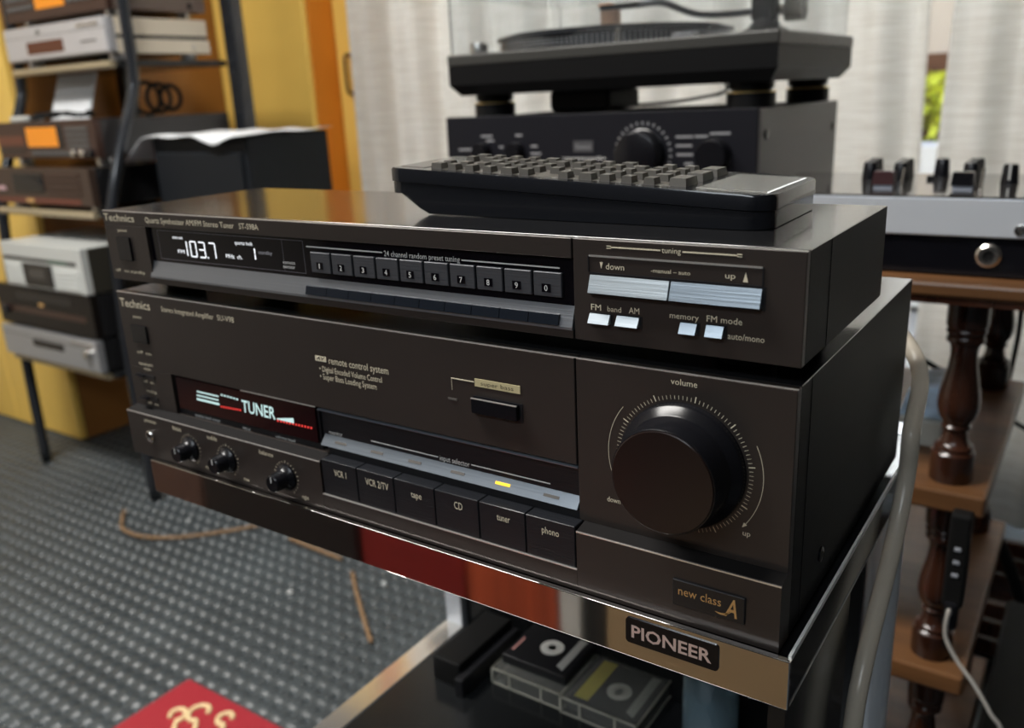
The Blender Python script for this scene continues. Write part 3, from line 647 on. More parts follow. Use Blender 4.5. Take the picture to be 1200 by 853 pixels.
for fx in (0.09, 0.40):
    for fy in (-0.12, 0.23): B().lathe([(0.018, 0), (0.018, 0.04)], (fx, fy, ZF), n=16).obj('caster', RUBBER, rk, True)
B().box(0.4265, 0.4335, -0.006, 0.098, -0.745, -0.128).obj('side_panel', SHELFBLK, rk)
x0 = W(733.7, 740, -0.0127)[0]; x1 = W(842.5, 770, -0.0127)[0]; zc = (W(734.5, 738, -0.0127)[1] + W(842, 770, -0.0127)[1]) / 2
b = B(); r = 0.0018; hw = 0.0062; pts = []
for cx, cz, a0 in ((x1 - r, zc + hw - r, 0), (x0 + r, zc + hw - r, 90), (x0 + r, zc - hw + r, 180), (x1 - r, zc - hw + r, 270)):
    for k in range(6): a = math.radians(a0 + 90 * k / 5); pts.append((cx + r * math.cos(a), cz + r * math.sin(a)))
b.prism(pts, 'y', -0.0131, -0.0124); bd = b.obj('maker_badge', GLOSSBLK, rk)
text_at(bd, 'PIONEER', x0 + 0.0028, x1 - 0.0030, zc - 0.0030, 0.0060, -0.0131, mat('rose_silver_print', (0.72, 0.58, 0.55), 0.35, 0.5), 'lettering', 0.022)

# ------------------------------------------------------------------ things on the lower shelf
CLEAR = mat('clear_styrene', (0.93, 0.93, 0.88), 0.05, trans=0.92, ior=1.25)
TAPEBLK = mat('cassette_shell_black', (0.014, 0.014, 0.016), 0.35)
HUB = mat('hub_white', (0.72, 0.71, 0.68), 0.5)
TLABEL = mat('tape_label_yellow', (0.70, 0.58, 0.06), 0.5)
GREYLAB = mat('tape_label_grey', (0.45, 0.45, 0.43), 0.5)
def case(x0, y0, z0, label, parent=None):
    t = thing('cassette_case', (x0 + 0.035, y0 + 0.054, z0), label, 'cassette case')
    x1, y1, h = x0 + 0.069, y0 + 0.108, 0.0155; w = 0.0012
    b = B(); b.box(x0, x1, y0, y1, z0, z0 + w); b.box(x0, x1, y0, y0 + w, z0 + w, z0 + h - w); b.box(x0, x1, y1 - w, y1, z0 + w, z0 + h - w); b.box(x0, x0 + w, y0 + w, y1 - w, z0 + w, z0 + h - w)
    b.obj('tray', CLEAR, t)
    b = B(); b.box(x0 - 0.0004, x1, y0, y1, z0 + h - w, z0 + h); b.box(x1 - w, x1, y0 + w, y1 - w, z0 + w, z0 + h - w); b.obj('lid', CLEAR, t)
    e = 0.0007; b = B()
    for zz in (z0 + h - e, z0 + e * 0.5):
        b.box(x0 - e, x1 + e, y0 - e, y0 + e, zz - e, zz + e); b.box(x1 - e, x1 + e, y0, y1, zz - e, zz + e); b.box(x0 - e, x0 + e, y0, y1, zz - e, zz + e)
    for xx in (x0, x1, x0 + 0.018, x0 + 0.050): b.box(xx - e, xx + e, y0 - e, y0 + e, z0, z0 + h)
    b.obj('edge_glints', mat('styrene_edge_glint', (0.72, 0.69, 0.58), 0.2, trans=0.3), t)  # added pale strips stand for glints in the clear case edges
    return t
def tape(x0, y0, z0, label, lab):
    t = thing('cassette_tape', (x0 + 0.032, y0 + 0.05, z0), label, 'cassette tape')
    x1, y1, h = x0 + 0.064, y0 + 0.100, 0.0088
    B().box(x0, x1, y0, y1, z0, z0 + h, 0.0012, 2).obj('shell', TAPEBLK, t)
    cx = x0 + 0.034
    if lab: B().box(x0 + 0.004, x0 + 0.017, y0 + 0.006, y1 - 0.006, z0 + h - 0.0002, z0 + h + 0.0003).obj('label_stripe', TLABEL, t)
    else: B().box(x0 + 0.004, x0 + 0.006, y0 + 0.01, y0 + 0.03, z0 + h - 0.0002, z0 + h + 0.0003).obj('label_stripe', mat('pink_mark', (0.6, 0.3, 0.28), 0.5), t)
    B().prism([(x0 + 0.050, y0 + 0.010), (x0 + 0.0575, y0 + 0.006), (x0 + 0.0575, y1 - 0.006), (x0 + 0.050, y1 - 0.010)], 'z', z0 + h - 0.0002, z0 + h + 0.0004).obj('edge_label', GREYLAB, t)
    for cy in (y0 + 0.029, y0 + 0.071):
        hb = B().lathe([(0.0105, 0), (0.0105, 0.0006), (0.0045, 0.0006), (0.0042, -0.003)], (cx, cy, z0 + h), n=28).obj('hub', HUB, t, True)
        b = B()
        for k in range(6): a = k * math.pi / 3; b.box(cx + 0.0036 * math.cos(a) - 0.0006, cx + 0.0036 * math.cos(a) + 0.0006, cy + 0.0036 * math.sin(a) - 0.0006, cy + 0.0036 * math.sin(a) + 0.0006, z0 + h - 0.002, z0 + h + 0.0004)
        b.obj('hub_teeth', HUB, hb)
    return t
ca = pix(656, 832, 2, SHZ); xA = 0.1240; yA = 0.2045
case(xA, yA, SHZ, 'clear cassette case lying beneath the loose black cassette')
case(xA + 0.0705, yA - 0.002, SHZ, 'clear cassette case holding the yellow-labelled cassette beside the bottle')
tape(xA + 0.0735, yA + 0.002, SHZ + 0.0026, 'black cassette with yellow label stripe inside the clear case', True)
tape(xA + 0.004, yA + 0.010, SHZ + 0.0156, 'black cassette without case lying on top of a clear case', False)
bb = thing('plastic_caddy', (0.095, 0.22, SHZ), 'small black plastic box with a slot on the lower rack shelf left of the cassettes', 'box')
B().box(0.0765, 0.1060, 0.182, 0.262, SHZ, SHZ + 0.024, 0.0015, 2).obj('body', RUBBER, bb)
B().box(0.1060, 0.1150, 0.174, 0.262, SHZ, SHZ + 0.017, 0.001).obj('side_wall', BLACK, bb)
BOTG = mat('bottle_plastic', (0.66, 0.86, 0.96), 0.06, trans=0.82, ior=1.4)
bo = thing('water_bottle', (0.317, 0.218, SHZ), 'clear bluish plastic bottle standing under the rack shelf beside the cassettes', 'bottle')
prof = [(0.0155, 0.0), (0.0195, 0.002), (0.0205, 0.006), (0.0205, 0.060), (0.0200, 0.064), (0.0205, 0.068), (0.0205, 0.11), (0.018, 0.125), (0.010, 0.14), (0.009, 0.150)]
b = B(); b.lathe(prof, (0.317, 0.218, SHZ), n=40); b.lathe([(max(r_ - 0.0008, 0.004), h_ + (0.001 if i == 0 else 0)) for i, (r_, h_) in enumerate(prof[:-1])], (0.317, 0.218, SHZ), n=40)
b.obj('body', BOTG, bo, True)
B().lathe([(0.011, 0.148), (0.0115, 0.15), (0.0115, 0.162), (0.0105, 0.164)], (0.317, 0.218, SHZ), n=28).obj('cap', mat('blue_cap', (0.05, 0.15, 0.45), 0.4), bo, True)

# hose beside the rack
HX = 0.4425
hp = [np.array((0.395, 0.232, -0.02)), np.array((0.418, 0.236, -0.035)), np.array((0.437, 0.218, -0.055))] + [pix(px, py, 0, HX) for px, py in ((1068, 505), (1062, 560), (1044, 650), (1014, 770), (999, 853))]
hz = hp[-1]; hp += [np.array((HX, hz[1] - 0.003, hz[2] - 0.06)), np.array((HX, hz[1], -0.45)), np.array((HX + 0.004, hz[1] + 0.02, -0.70)), np.array((HX + 0.02, hz[1] + 0.06, -0.785)), np.array((HX + 0.05, hz[1] + 0.16, -0.7945))]
tag(B().tube([tuple(p) for p in hp], 0.0046, 14, True, 1.0).obj('plastic_hose', mat('beige_translucent_hose', (0.74, 0.67, 0.56), 0.22, trans=0.25, bump=0.3, bscale=150), None, 'all'), 'pale beige plastic hose hanging down past the polished rack post', 'hose')

# ================================================================== turntable and second amplifier on the wooden stand
TT = -0.07
an = thing('stereo_amplifier', (-0.026, 0.82, TT), 'matte black amplifier with two big round knobs under the turntable', 'amplifier')
SY = 0.655; sx0, sx1 = -0.2405, 0.1890; sz0, sz1 = TT + 0.010, 0.0815
B().box(sx0 + 0.004, sx1 - 0.001, SY + 0.006, SY + 0.32, sz0 + 0.002, sz1 - 0.002, 0.0008).obj('case', mat('grey_black_case', (0.055, 0.054, 0.056), 0.38, 0.2), an)
B().box(sx0, sx1, SY - 0.004, SY + 0.006, sz0, sz1, 0.0008).obj('front_panel', mat('blue_black_panel', (0.009, 0.009, 0.013), 0.45, spec=0.3), an)
yf = SY - 0.004
b = B()
for i in range(9): b.box(sx0 + 0.03, sx1 - 0.03, SY + 0.03 + i * 0.03, SY + 0.045 + i * 0.03, sz1 - 0.0025, sz1 - 0.0015)
b.obj('vent_slots', RUBBER, an)
def fknob(px, py, r, h, parent, name='knob'):
    x, z = W(px, py, yf); o = B().lathe([(r * 1.06, -0.001), (r * 1.06, 0.002), (r, 0.003), (r * 0.96, h - 0.001), (r * 0.9, h)], (x, yf, z), 'y', 40).obj(name, KNOB, parent, True); return x, z, o
GREYP = mat('dim_grey_print', (0.30, 0.30, 0.31), 0.6)
vx, vz, _ = fknob(753, 181, 0.028, 0.022, an, 'volume_knob')
b = B()
for i in range(25): ring(b, (vx, 0, vz), 0.034, 0.0375, math.radians(-140 + 280 * i / 24), 0.0010, yf - 0.0002)
b.obj('volume_scale', GREYP, an)
fknob(838, 182, 0.0185, 0.018, an, 'selector_knob'); fknob(567, 177, 0.0115, 0.014, an, 'tone_knob'); fknob(606, 177, 0.0115, 0.014, an, 'tone_knob')
lg = B(); x0, x1, z0, z1 = rect((672, 165), (695, 178), yf); lg = lg.box(x0, x1, yf - 0.0005, yf, z0, z1).obj('logo_plate', mat('dim_plate', (0.07, 0.07, 0.075), 0.5), an)
text(an, 'Sansui', (674.5, 171.8), (692.5, 171.5), 5, GREYP, yf - 0.0006); text(an, 'integrated amplifier', (660, 185.5), (710, 185), 4, WHITEP, yf)
for a, c in (((792, 160.5), (812, 160)), ((792, 171), (811, 170.5)), ((793, 181.5), (812, 181)), ((802, 192), (812, 191.8)), ((814, 160), (829, 159.5)), ((821, 171), (831, 170.5)), ((821, 181), (831, 180.7)), ((832, 156.5), (856, 156)), ((538, 175.5), (556, 175)), ((564, 159.8), (577, 159.5)), ((604, 158.7), (612, 158.4)), ((570, 165), (579, 165)), ((622, 171.5), (630, 171.3)), ((585, 172.5), (590, 172.3)), ((622, 180), (634, 180))):
    line(an, a, c, 5.0, GREYP, yf, 'printed_caption')
for zz_, yy_ in ((0.052, SY + 0.025), (0.046, SY + 0.30)): B().lathe([(0.0055, -0.001), (0.0055, 0.0015), (0.004, 0.002)], (sx1 - 0.001, yy_, zz_), 'x', 16).obj('case_screw', GLOSSBLK, an, True)
for fx in (sx0 + 0.05, sx1 - 0.05):
    for fy in (SY + 0.04, SY + 0.28): B().lathe([(0.02, 0), (0.02, 0.0125)], (fx, fy, TT), n=18).obj('foot', RUBBER, an, True)

tt = thing('turntable', (-0.028, 0.84, sz1 - 0.002), 'black record turntable with clear dust cover standing on the matte black amplifier', 'turntable')
px0, px1, py0, py1 = -0.256, 0.1985, 0.6816, 0.995
PZ0, PZ1 = 0.1085, 0.1615
TTB = mat('turntable_black', (0.006, 0.006, 0.0065), 0.45, spec=0.2); TTG = mat('turntable_grey', (0.055, 0.054, 0.050), 0.4, 0.2)
B().box(px0, px1, py0, py1, PZ1 - 0.0145, PZ1, 0.002, 2).obj('top_plinth', TTG, tt)
b = B()
lo = [(px0 + 0.012, py0 + 0.012), (px1 - 0.012, py0 + 0.012), (px1 - 0.012, py1 - 0.012), (px0 + 0.012, py1 - 0.012)]; mid = [(px0 + 0.001, py0 + 0.001), (px1 - 0.001, py0 + 0.001), (px1 - 0.001, py1 - 0.001), (px0 + 0.001, py1 - 0.001)]
rg = [[b.bm.verts.new((*p, z)) for p in pl_] for pl_, z in ((lo, PZ0), (mid, PZ0 + 0.014), (mid, PZ1 - 0.0145))]
for a, c in zip(rg, rg[1:]):
    for i in range(4): b.bm.faces.new((a[i], a[(i + 1) % 4], c[(i + 1) % 4], c[i]))
b.bm.faces.new(rg[-1]); b.bm.faces.new(list(reversed(rg[0]))); b.obj('base', TTB, tt)
for fx in (px0 + 0.045, px1 - 0.045):
    for fy in (py0 + 0.045, py1 - 0.045):
        f_ = B().lathe([(0.027, 0.0), (0.028, 0.001), (0.028, 0.017), (0.027, 0.0175)], (fx, fy, sz1 - 0.002), n=28).obj('foot', TTB, tt, True)
        B().lathe([(0.0285, 0.0172), (0.0285, 0.0190)], (fx, fy, sz1 - 0.002), n=28).obj('gold_ring', mat('brass', (0.6, 0.45, 0.2), 0.3, 0.9), f_, True)
        B().lathe([(0.020, 0.0185), (0.026, 0.0225), (0.026, 0.0300)], (fx, fy, sz1 - 0.002), n=28).obj('foot_neck', TTB, f_, True)
B().box(-0.125, -0.035, 0.73, 0.82, sz1 + 0.002, PZ0 + 0.001, 0.004).obj('underside_housing', TTB, tt)
PCX, PCY = -0.087, 0.845
pt = B().lathe([(0.150, 0), (0.158, 0.002), (0.158, 0.0135), (0.163, 0.0150), (0.163, 0.0185), (0.155, 0.0190)], (PCX, PCY, PZ1 + 0.0005), n=96).obj('platter', mat('platter_dark', (0.05, 0.055, 0.065), 0.25, 0.6), tt, True)
b = B()
for k in range(3):
    for i in range(150):
        a = 2 * math.pi * i / 150; s_, c_ = math.cos(a), math.sin(a)
        if c_ > 0.25: continue
        z = PZ1 + 0.004 + k * 0.0036; r_ = 0.1582; d = 0.0011
        p = lambda k1, k2: (PCX + r_ * math.cos(a + k1 * 0.0085), PCY + r_ * math.sin(a + k1 * 0.0085), z + k2 * d)
        b.quad(p(-1, -1), p(1, -1), p(1, 1), p(-1, 1))
so = b.obj('strobe_dots', mat('strobe_silver', (0.5, 0.52, 0.55), 0.3, 0.8), pt); so['kind'] = 'stuff'
B().lathe([(0.149, 0), (0.149, 0.003), (0.146, 0.0035)], (PCX, PCY, PZ1 + 0.0195), n=64).obj('slip_mat', RUBBER, pt, True)
def onp(px, py, z): return pix(px, py, 2, z)
B().lathe([(0.012, 0), (0.012, 0.013), (0.011, 0.015)], (W(561, 47, 0.72)[0], 0.72, PZ1), n=28).obj('power_dial', STEEL, tt, True)
B().lathe([(0.0045, 0), (0.0045, 0.017), (0.0035, 0.018)], (W(725, 40, 0.705)[0], 0.705, PZ1), n=20).obj('target_light', STEEL, tt, True)
B().box(W(802, 36, 0.71)[0] - 0.012, W(802, 36, 0.71)[0] + 0.016, 0.70, 0.716, PZ1, PZ1 + 0.006, 0.001).obj('speed_button', ALU, tt)
# tone arm
ax, az = W(893, 12, 0.82); hx, hz_ = W(722, 8, 0.76)
tb = B().lathe([(0.028, 0), (0.028, 0.008), (0.020, 0.011), (0.012, 0.022), (0.010, 0.034)], (ax, 0.83, PZ1), n=32).obj('arm_base', TTB, tt, True)
B().box(ax - 0.014, ax + 0.014, 0.818, 0.842, az - 0.012, az + 0.016, 0.003).obj('arm_pivot', TTB, tb)
B().tube([(ax, 0.83, az), (ax - 0.07, 0.80, az), (hx + 0.06, 0.770, hz_), (hx + 0.030, 0.762, hz_)], 0.0042, 12).obj('arm_tube', mat('arm_grey', (0.12, 0.12, 0.13), 0.3, 0.8), tt, 'all')
hs = B().box(hx - 0.020, hx + 0.034, 0.752, 0.772, hz_ - 0.003, hz_ + 0.003, 0.001).obj('headshell', TTB, tt)
B().box(hx - 0.022, hx - 0.004, 0.753, 0.771, hz_ + 0.0005, hz_ + 0.0045, 0.001).obj('finger_lift', mat('copper', (0.85, 0.33, 0.12), 0.3, 0.7), hs)
B().box(hx - 0.020, hx + 0.002, 0.754, 0.770, hz_ - 0.022, hz_ - 0.003, 0.001).obj('cartridge', mat('cartridge_bronze', (0.48, 0.29, 0.19), 0.35, 0.5), hs)
B().tube([(ax + 0.01, 0.835, az), (ax + 0.045, 0.85, az)], 0.006, 12, False).obj('counterweight_stub', STEEL, tt, True)
B().lathe([(0.014, 0), (0.014, 0.022)], (ax + 0.022, 0.842, az), 'x', 24).obj('counterweight', TTB, tt, True)
COVER = mat('dust_cover_acrylic', (0.90, 0.92, 0.93), 0.03, trans=0.97, ior=1.10)
cz0, cz1 = PZ1 + 0.0005, 0.2345; w = 0.0025; cx0, cx1, cy0, cy1 = px0 + 0.004, px1 - 0.004, py0 + 0.004, py1 - 0.02
b = B(); b.box(cx0, cx1, cy0, cy0 + w, cz0, cz1); b.box(cx0, cx0 + w, cy0 + w, cy1, cz0, cz1); b.box(cx1 - w, cx1, cy0 + w, cy1, cz0, cz1); b.box(cx0 + w, cx1 - w, cy1 - w, cy1, cz0, cz1); b.box(cx0, cx1, cy0, cy1, cz1, cz1 + w)
b.obj('dust_cover', COVER, tt)
tag(B().tube([(0.03, 0.96, 0.115), (0.03, 0.97, 0.098), (0.0, 0.95, 0.0905), (-0.05, 0.92, 0.085), (-0.12, 0.90, 0.084)], 0.0025, 8).obj('audio_cable', RUBBER, None, 'all'), 'thin black cable drooping between turntable and matte black amplifier', 'cable')

# ------------------------------------------------------------------ wooden stand with turned legs
ws = thing('wooden_stand', (0.08, 0.72, ZF), 'brown wooden tiered stand with turned dark baluster legs carrying mixer and turntable', 'stand')
B().box(-0.255, 0.58, 0.535, 1.03, TT - 0.0135, TT, 0.003, 2).obj('top_board', WOODTOP, ws)
B().box(-0.25, 0.57, 0.538, 1.02, TT - 0.020, TT - 0.0135).obj('apron', WOOD, ws)
shz = [-0.278, -0.480, -0.70]
for z in shz: B().box(-0.190, 0.4545, 0.555, 0.945, z - 0.022, z, 0.003, 2).obj('shelf', WOODTOP, ws)
def baluster(x, y, z0, z1):
    h = z1 - z0; K = [(0.0195, 0), (0.0200, 0.01), (0.0200, 0.155), (0.0185, 0.165), (0.0170, 0.172), (0.0180, 0.182), (0.0175, 0.192), (0.0150, 0.20), (0.0130, 0.215), (0.0115, 0.24), (0.0105, 0.275), (0.0130, 0.288), (0.0135, 0.30), (0.0120, 0.31), (0.0130, 0.325), (0.0165, 0.355), (0.0187, 0.40), (0.0190, 0.43), (0.0182, 0.48), (0.0158, 0.55), (0.0132, 0.62), (0.0120, 0.68), (0.0122, 0.72), (0.0140, 0.745), (0.0168, 0.755), (0.0172, 0.77), (0.0160, 0.785), (0.0150, 0.79), (0.0175, 0.80), (0.0178, 0.812), (0.0165, 0.825), (0.0180, 0.835), (0.0185, 0.85), (0.0185, 1.0)]
    return B().lathe([(r_, t * h) for r_, t in K], (x, y, z0), n=36).obj('baluster', WOOD, ws, True)
for x in (0.4185, -0.155):
    for y in (0.590, 0.905):
        baluster(x, y, shz[0], TT - 0.0195); baluster(x, y, shz[1], shz[0] - 0.0215); baluster(x, y, shz[2], shz[1] - 0.0215)
        B().lathe([(0.016, 0), (0.020, 0.02), (0.020, 0.080)], (x, y, ZF), n=20).obj('foot', WOOD, ws, True)

# ------------------------------------------------------------------ mixing desk
MY = 0.563; MZ0, MZS, MZ1 = TT + 0.001, -0.0328, 0.0028
mx_ = thing('mixing_desk', (0.40, 0.66, TT), 'audio mixer with silver front band and black knobs on the wooden stand', 'mixer')
B().box(0.205, 0.575, MY + 0.004, 0.765, MZ0, MZS + 0.001, 0.001).obj('lower_case', GLOSSBLK, mx_)
B().box(0.203, 0.577, MY, 0.766, MZS, MZ1 - 0.0015, 0.0012, 2).obj('silver_case', mat('brushed_aluminium', (0.72, 0.75, 0.80), 0.4, 0.4, bump=0.15, bscale=300, stretch=(0.1, 1, 2)), mx_)
B().box(0.203, 0.577, MY - 0.0005, 0.766, MZ1 - 0.0015, MZ1, 0.0004).obj('top_panel', mat('dark_mirror_panel', (0.045, 0.042, 0.040), 0.07, coat=0.5), mx_)
jx, jz = W(1158.5, 299.5, MY + 0.004)
jk = B().lathe([(0.0105, -0.001), (0.0105, 0.002), (0.0085, 0.0035), (0.0055, 0.0035), (0.005, 0.001)], (jx, MY + 0.004, jz), 'y', 28).obj('jack_socket', STEEL, mx_, True)
B().lathe([(0.0045, 0), (0.0045, 0.0018)], (jx, MY + 0.004, jz), 'y', 20).obj('jack_hole', RUBBER, jk)
sx_, sz_ = W(1196, 270, MY); B().lathe([(0.005, -0.001), (0.005, 0.0012), (0.004, 0.0016)], (sx_, MY, sz_), 'y', 20).obj('panel_screw', STEEL, mx_, True)
def mknob(px, py, y, r=0.0075, h=0.0185, mark=False):
    x = W(px, py, y)[0]
    k = B().lathe([(r * 1.1, 0), (r * 1.05, 0.002), (r * 0.9, h * 0.9), (r * 0.75, h)], (x, y, MZ1), n=20).obj('rotary_knob', KNOB, mx_, True)
    if mark: B().box(x - 0.0007, x + 0.0007, y - r * 1.04, y - r * 0.6, MZ1 + 0.004, MZ1 + h * 0.98).obj('pointer', HUB, k)
for px, yy0 in ((1020, 0.695), (1056, 0.690), (1138, 0.690)):
    for k in range(3): mknob(px + k * 3.2, 200, yy0 + k * 0.024)
mknob(1104, 198, 0.735); mknob(1184, 205, 0.675, mark=True)
for px, py in ((1036, 212), (1129, 212)):
    x, z = W(px, py, 0.615); f_ = B().prism([(x - 0.0100, MZ1 + 0.004), (x + 0.0100, MZ1 + 0.004), (x + 0.0088, MZ1 + 0.0165), (x - 0.0088, MZ1 + 0.0165)], 'y', 0.609, 0.621).obj('fader_cap', mat('fader_maroon', (0.05, 0.02, 0.022), 0.4) if px < 1100 else KNOB, mx_)
    B().box(x - 0.0085, x + 0.0085, 0.6105, 0.6195, MZ1 - 0.0005, MZ1 + 0.004).obj('fader_stem', mat('fader_grey_blue', (0.35, 0.38, 0.45), 0.4), f_)
x = W(1091, 206, 0.70)[0]; B().box(x - 0.0035, x + 0.0035, 0.697, 0.703, MZ1, MZ1 + 0.004).obj('push_button', KNOB, mx_)
for px in (1057, 1150):
    x = W(px, 212, 0.64)[0]; B().tube([(x, 0.64, MZ1), (x + 0.001, 0.644, MZ1 + 0.017)], 0.0013, 8, False).obj('toggle', STEEL, mx_, True)

# ------------------------------------------------------------------ cables, power strip and boxes about the stand
def cable(pts, r, m, label, name='cable'):
    return tag(B().tube([tuple(p) for p in pts], r, 8).obj(name, m, None, 'all'), label, 'cable')
cable([pix(1199, 345, 1, 0.72), pix(1192, 400, 1, 0.90), pix(1178, 460, 1, 1.0), pix(1170, 475, 1, 1.0), pix(1185, 492, 1, 1.0), pix(1215, 510, 1, 1.0)], 0.0030, RUBBER, 'thin black cable looping down behind the right end of the wooden stand')
cable([pix(1050, 400, 1, 0.95), pix(1075, 418, 1, 0.95), pix(1105, 436, 1, 0.95), pix(1150, 470, 1, 0.95)], 0.0038, RUBBER, 'black cable slanting behind the upper turned leg of the stand')
cable([pix(1150, 600, 1, 0.96), pix(1168, 630, 1, 0.96), pix(1185, 670, 1, 0.97), pix(1200, 720, 1, 0.98), pix(1206, 800, 1, 1.0)], 0.0085, RUBBER, 'thick black cable bundle hanging behind the lower tier of the stand')
x, z = W(1122, 645, 0.535)
ps = thing('power_strip', (x, 0.546, -0.415), 'black power strip with plug hanging in front of the lower turned leg', 'power strip')
b = B().box(x - 0.0095, x + 0.0095, 0.538, 0.5555, -0.392, -0.292, 0.003, 2).obj('body', RUBBER, ps)
for k in range(3): B().box(x - 0.0030, x + 0.0030, 0.5368, 0.5385, -0.330 - k * 0.014, -0.326 - k * 0.014, 0.0006).obj('socket', mat('socket_grey', (0.30, 0.32, 0.36), 0.3), b)
B().box(x - 0.0065, x + 0.0065, 0.533, 0.548, -0.415, -0.385, 0.003, 2).obj('plug', KNOB, ps)
cable([(x, 0.540, -0.412), pix(1112, 715, 1, 0.53), pix(1108, 745, 1, 0.525), pix(1122, 775, 1, 0.52), pix(1140, 800, 1, 0.515), pix(1160, 835, 1, 0.51), pix(1172, 870, 1, 0.51), (0.475, 0.51, -0.62), (0.48, 0.53, -0.74), (0.50, 0.60, -0.797)], 0.0021, mat('pale_cable', (0.40, 0.38, 0.35), 0.35), 'thin pale grey cable running down from the black power strip')
sp2 = thing('floor_loudspeaker', (0.61, 0.72, ZF), 'large black loudspeaker cabinet in the dark corner right of the wooden stand', 'speaker')
B().box(0.47, 0.76, 0.60, 0.90, ZF, -0.57, 0.004).obj('cabinet', RUBBER, sp2); B().box(0.48, 0.75, 0.592, 0.60, ZF + 0.02, -0.58, 0.002).obj('grille', BLACK, sp2)
wb = thing('wooden_crate', (0.46, 1.22, ZF), 'dark red wooden crate on the floor below the curtain', 'crate')
for k in range(3): B().box(0.30, 0.70, 1.10, 1.115, ZF + 0.004 + k * 0.034, ZF + 0.032 + k * 0.034, 0.002).obj('slat', WOOD, wb)
for k in range(3): B().box(0.30, 0.70, 1.325, 1.34, ZF + 0.004 + k * 0.034, ZF + 0.032 + k * 0.034, 0.002).obj('slat', WOOD, wb)
for xx in (0.30, 0.685): B().box(xx, xx + 0.015, 1.115, 1.325, ZF, ZF + 0.10, 0.002).obj('end_board', WOOD, wb)
B().box(0.315, 0.685, 1.115, 1.325, ZF, ZF + 0.012).obj('bottom_board', WOOD, wb)
# papers and small box on the upper shelf of the stand
tag(B().box(0.352, 0.398, 0.66, 0.76, shz[0], shz[0] + 0.030, 0.002).obj('cardboard_box', mat('grey_card', (0.42, 0.42, 0.38), 0.7)), 'small grey cardboard box on the upper shelf of the wooden stand', 'box')
b = B(); b.prism([(0.352, shz[0] + 0.0302), (0.398, shz[0] + 0.0302), (0.404, shz[0] + 0.052), (0.396, shz[0] + 0.068), (0.360, shz[0] + 0.058)], 'y', 0.67, 0.75)
tag(b.obj('folded_leaflet', mat('blue_white_paper', (0.40, 0.52, 0.66), 0.5, var=0.5, vscale=40)), 'crumpled blue and white leaflet on the small grey box', 'leaflet')

# ================================================================== component rack on the far left
rk2 = thing('component_rack', (-1.585, 1.0, ZF), 'tall black metal rack with bent front posts holding stacked audio components', 'rack')
POST = mat('post_black_enamel', (0.018, 0.020, 0.024), 0.2, coat=0.4)
for x in (-1.343, -1.832):
    B().tube([(x + (0.011 if x > -1.5 else -0.004), 0.785, ZF), (x, 0.79, -0.45), (x, 0.805, -0.17), (x, 0.823, -0.07), (x, 0.872, 0.055), (x, 0.912, 0.140), (x, 0.925, 0.20), (x, 0.928, 0.35), (x, 0.93, 0.85)], 0.0135, 12).obj('front_post', POST, rk2, 'all')
    B().box(x - 0.02, x + 0.02, 1.20, 1.24, ZF, 0.85, 0.004).obj('rear_post', POST, rk2)
RAIL = mat('champagne_rail', (0.50, 0.42, 0.28), 0.35, 0.5)
for z, yf_ in ((0.222, 0.895), (-0.103, 0.79), (-0.474, 0.75)):
    B().box(-1.815, -1.36, yf_ + 0.012, 1.20, z - 0.014, z, 0.002).obj('shelf', SHELFBLK, rk2)
    B().tube([(-1.80, yf_ + 0.004, z - 0.008), (-1.375, yf_ + 0.004, z - 0.008)], 0.0085, 10, False).obj('front_rail', RAIL, rk2, True)
def unit(name, x0, x1, y0, y1, z0, z1, label, cat, fm, cm, feet=0.008, bevel=0.0015):
    t = thing(name, ((x0 + x1) / 2, (y0 + y1) / 2, z0), label, cat)
    B().box(x0 + 0.004, x1, y0 + 0.018, y1, z0 + feet, z1 - 0.001, 0.001).obj('case', cm, t)
    B().box(x0, x1, y0, y0 + 0.018, z0 + feet, z1, bevel, 2).obj('front_panel', fm, t)
    for fx in (x0 + 0.05, x1 - 0.035):
        for fy in (y0 + 0.035, y1 - 0.04): B().lathe([(0.018, 0), (0.018, feet + 0.001)], (fx, fy, z0), n=16).obj('foot', STEEL if feet > 0.01 else RUBBER, t, True)
    return t
def bit(t, name, x0, x1, z0, z1, y, m, out=0.002): return B().box(x0, x1, y - out, y + 0.002, z0, z1, min(out, z1 - z0) * 0.2).obj(name, m, t)
DV = mat('dark_recess', (0.006, 0.006, 0.007), 0.2)
# brown receiver on top
t = unit('receiver', -1.80, -1.37, 0.905, 1.165, 0.319, 0.43, 'dark brown receiver with orange screen on top of the silver player', 'receiver', DBROWN, mat('brown_grey_case', (0.12, 0.085, 0.07), 0.45), 0.012)
bit(t, 'screen', -1.66, -1.535, 0.352, 0.415, 0.905, AMBERLCD, 0.001)
for r_ in range(3):
    for k in range(5):
        bit(t, 'button', -1.80 + 0.012 + k * 0.024, -1.80 + 0.030 + k * 0.024, 0.355 + r_ * 0.02, 0.366 + r_ * 0.02, 0.905, GREYPLASTIC, 0.003)
        bit(t, 'button', -1.52 + k * 0.028, -1.50 + k * 0.028, 0.355 + r_ * 0.02, 0.366 + r_ * 0.02, 0.905, GREYPLASTIC, 0.003)
B().lathe([(0.006, -0.001), (0.006, 0.002)], (-1.37, 1.12, 0.345), 'x', 14).obj('case_screw', GLOSSBLK, t)
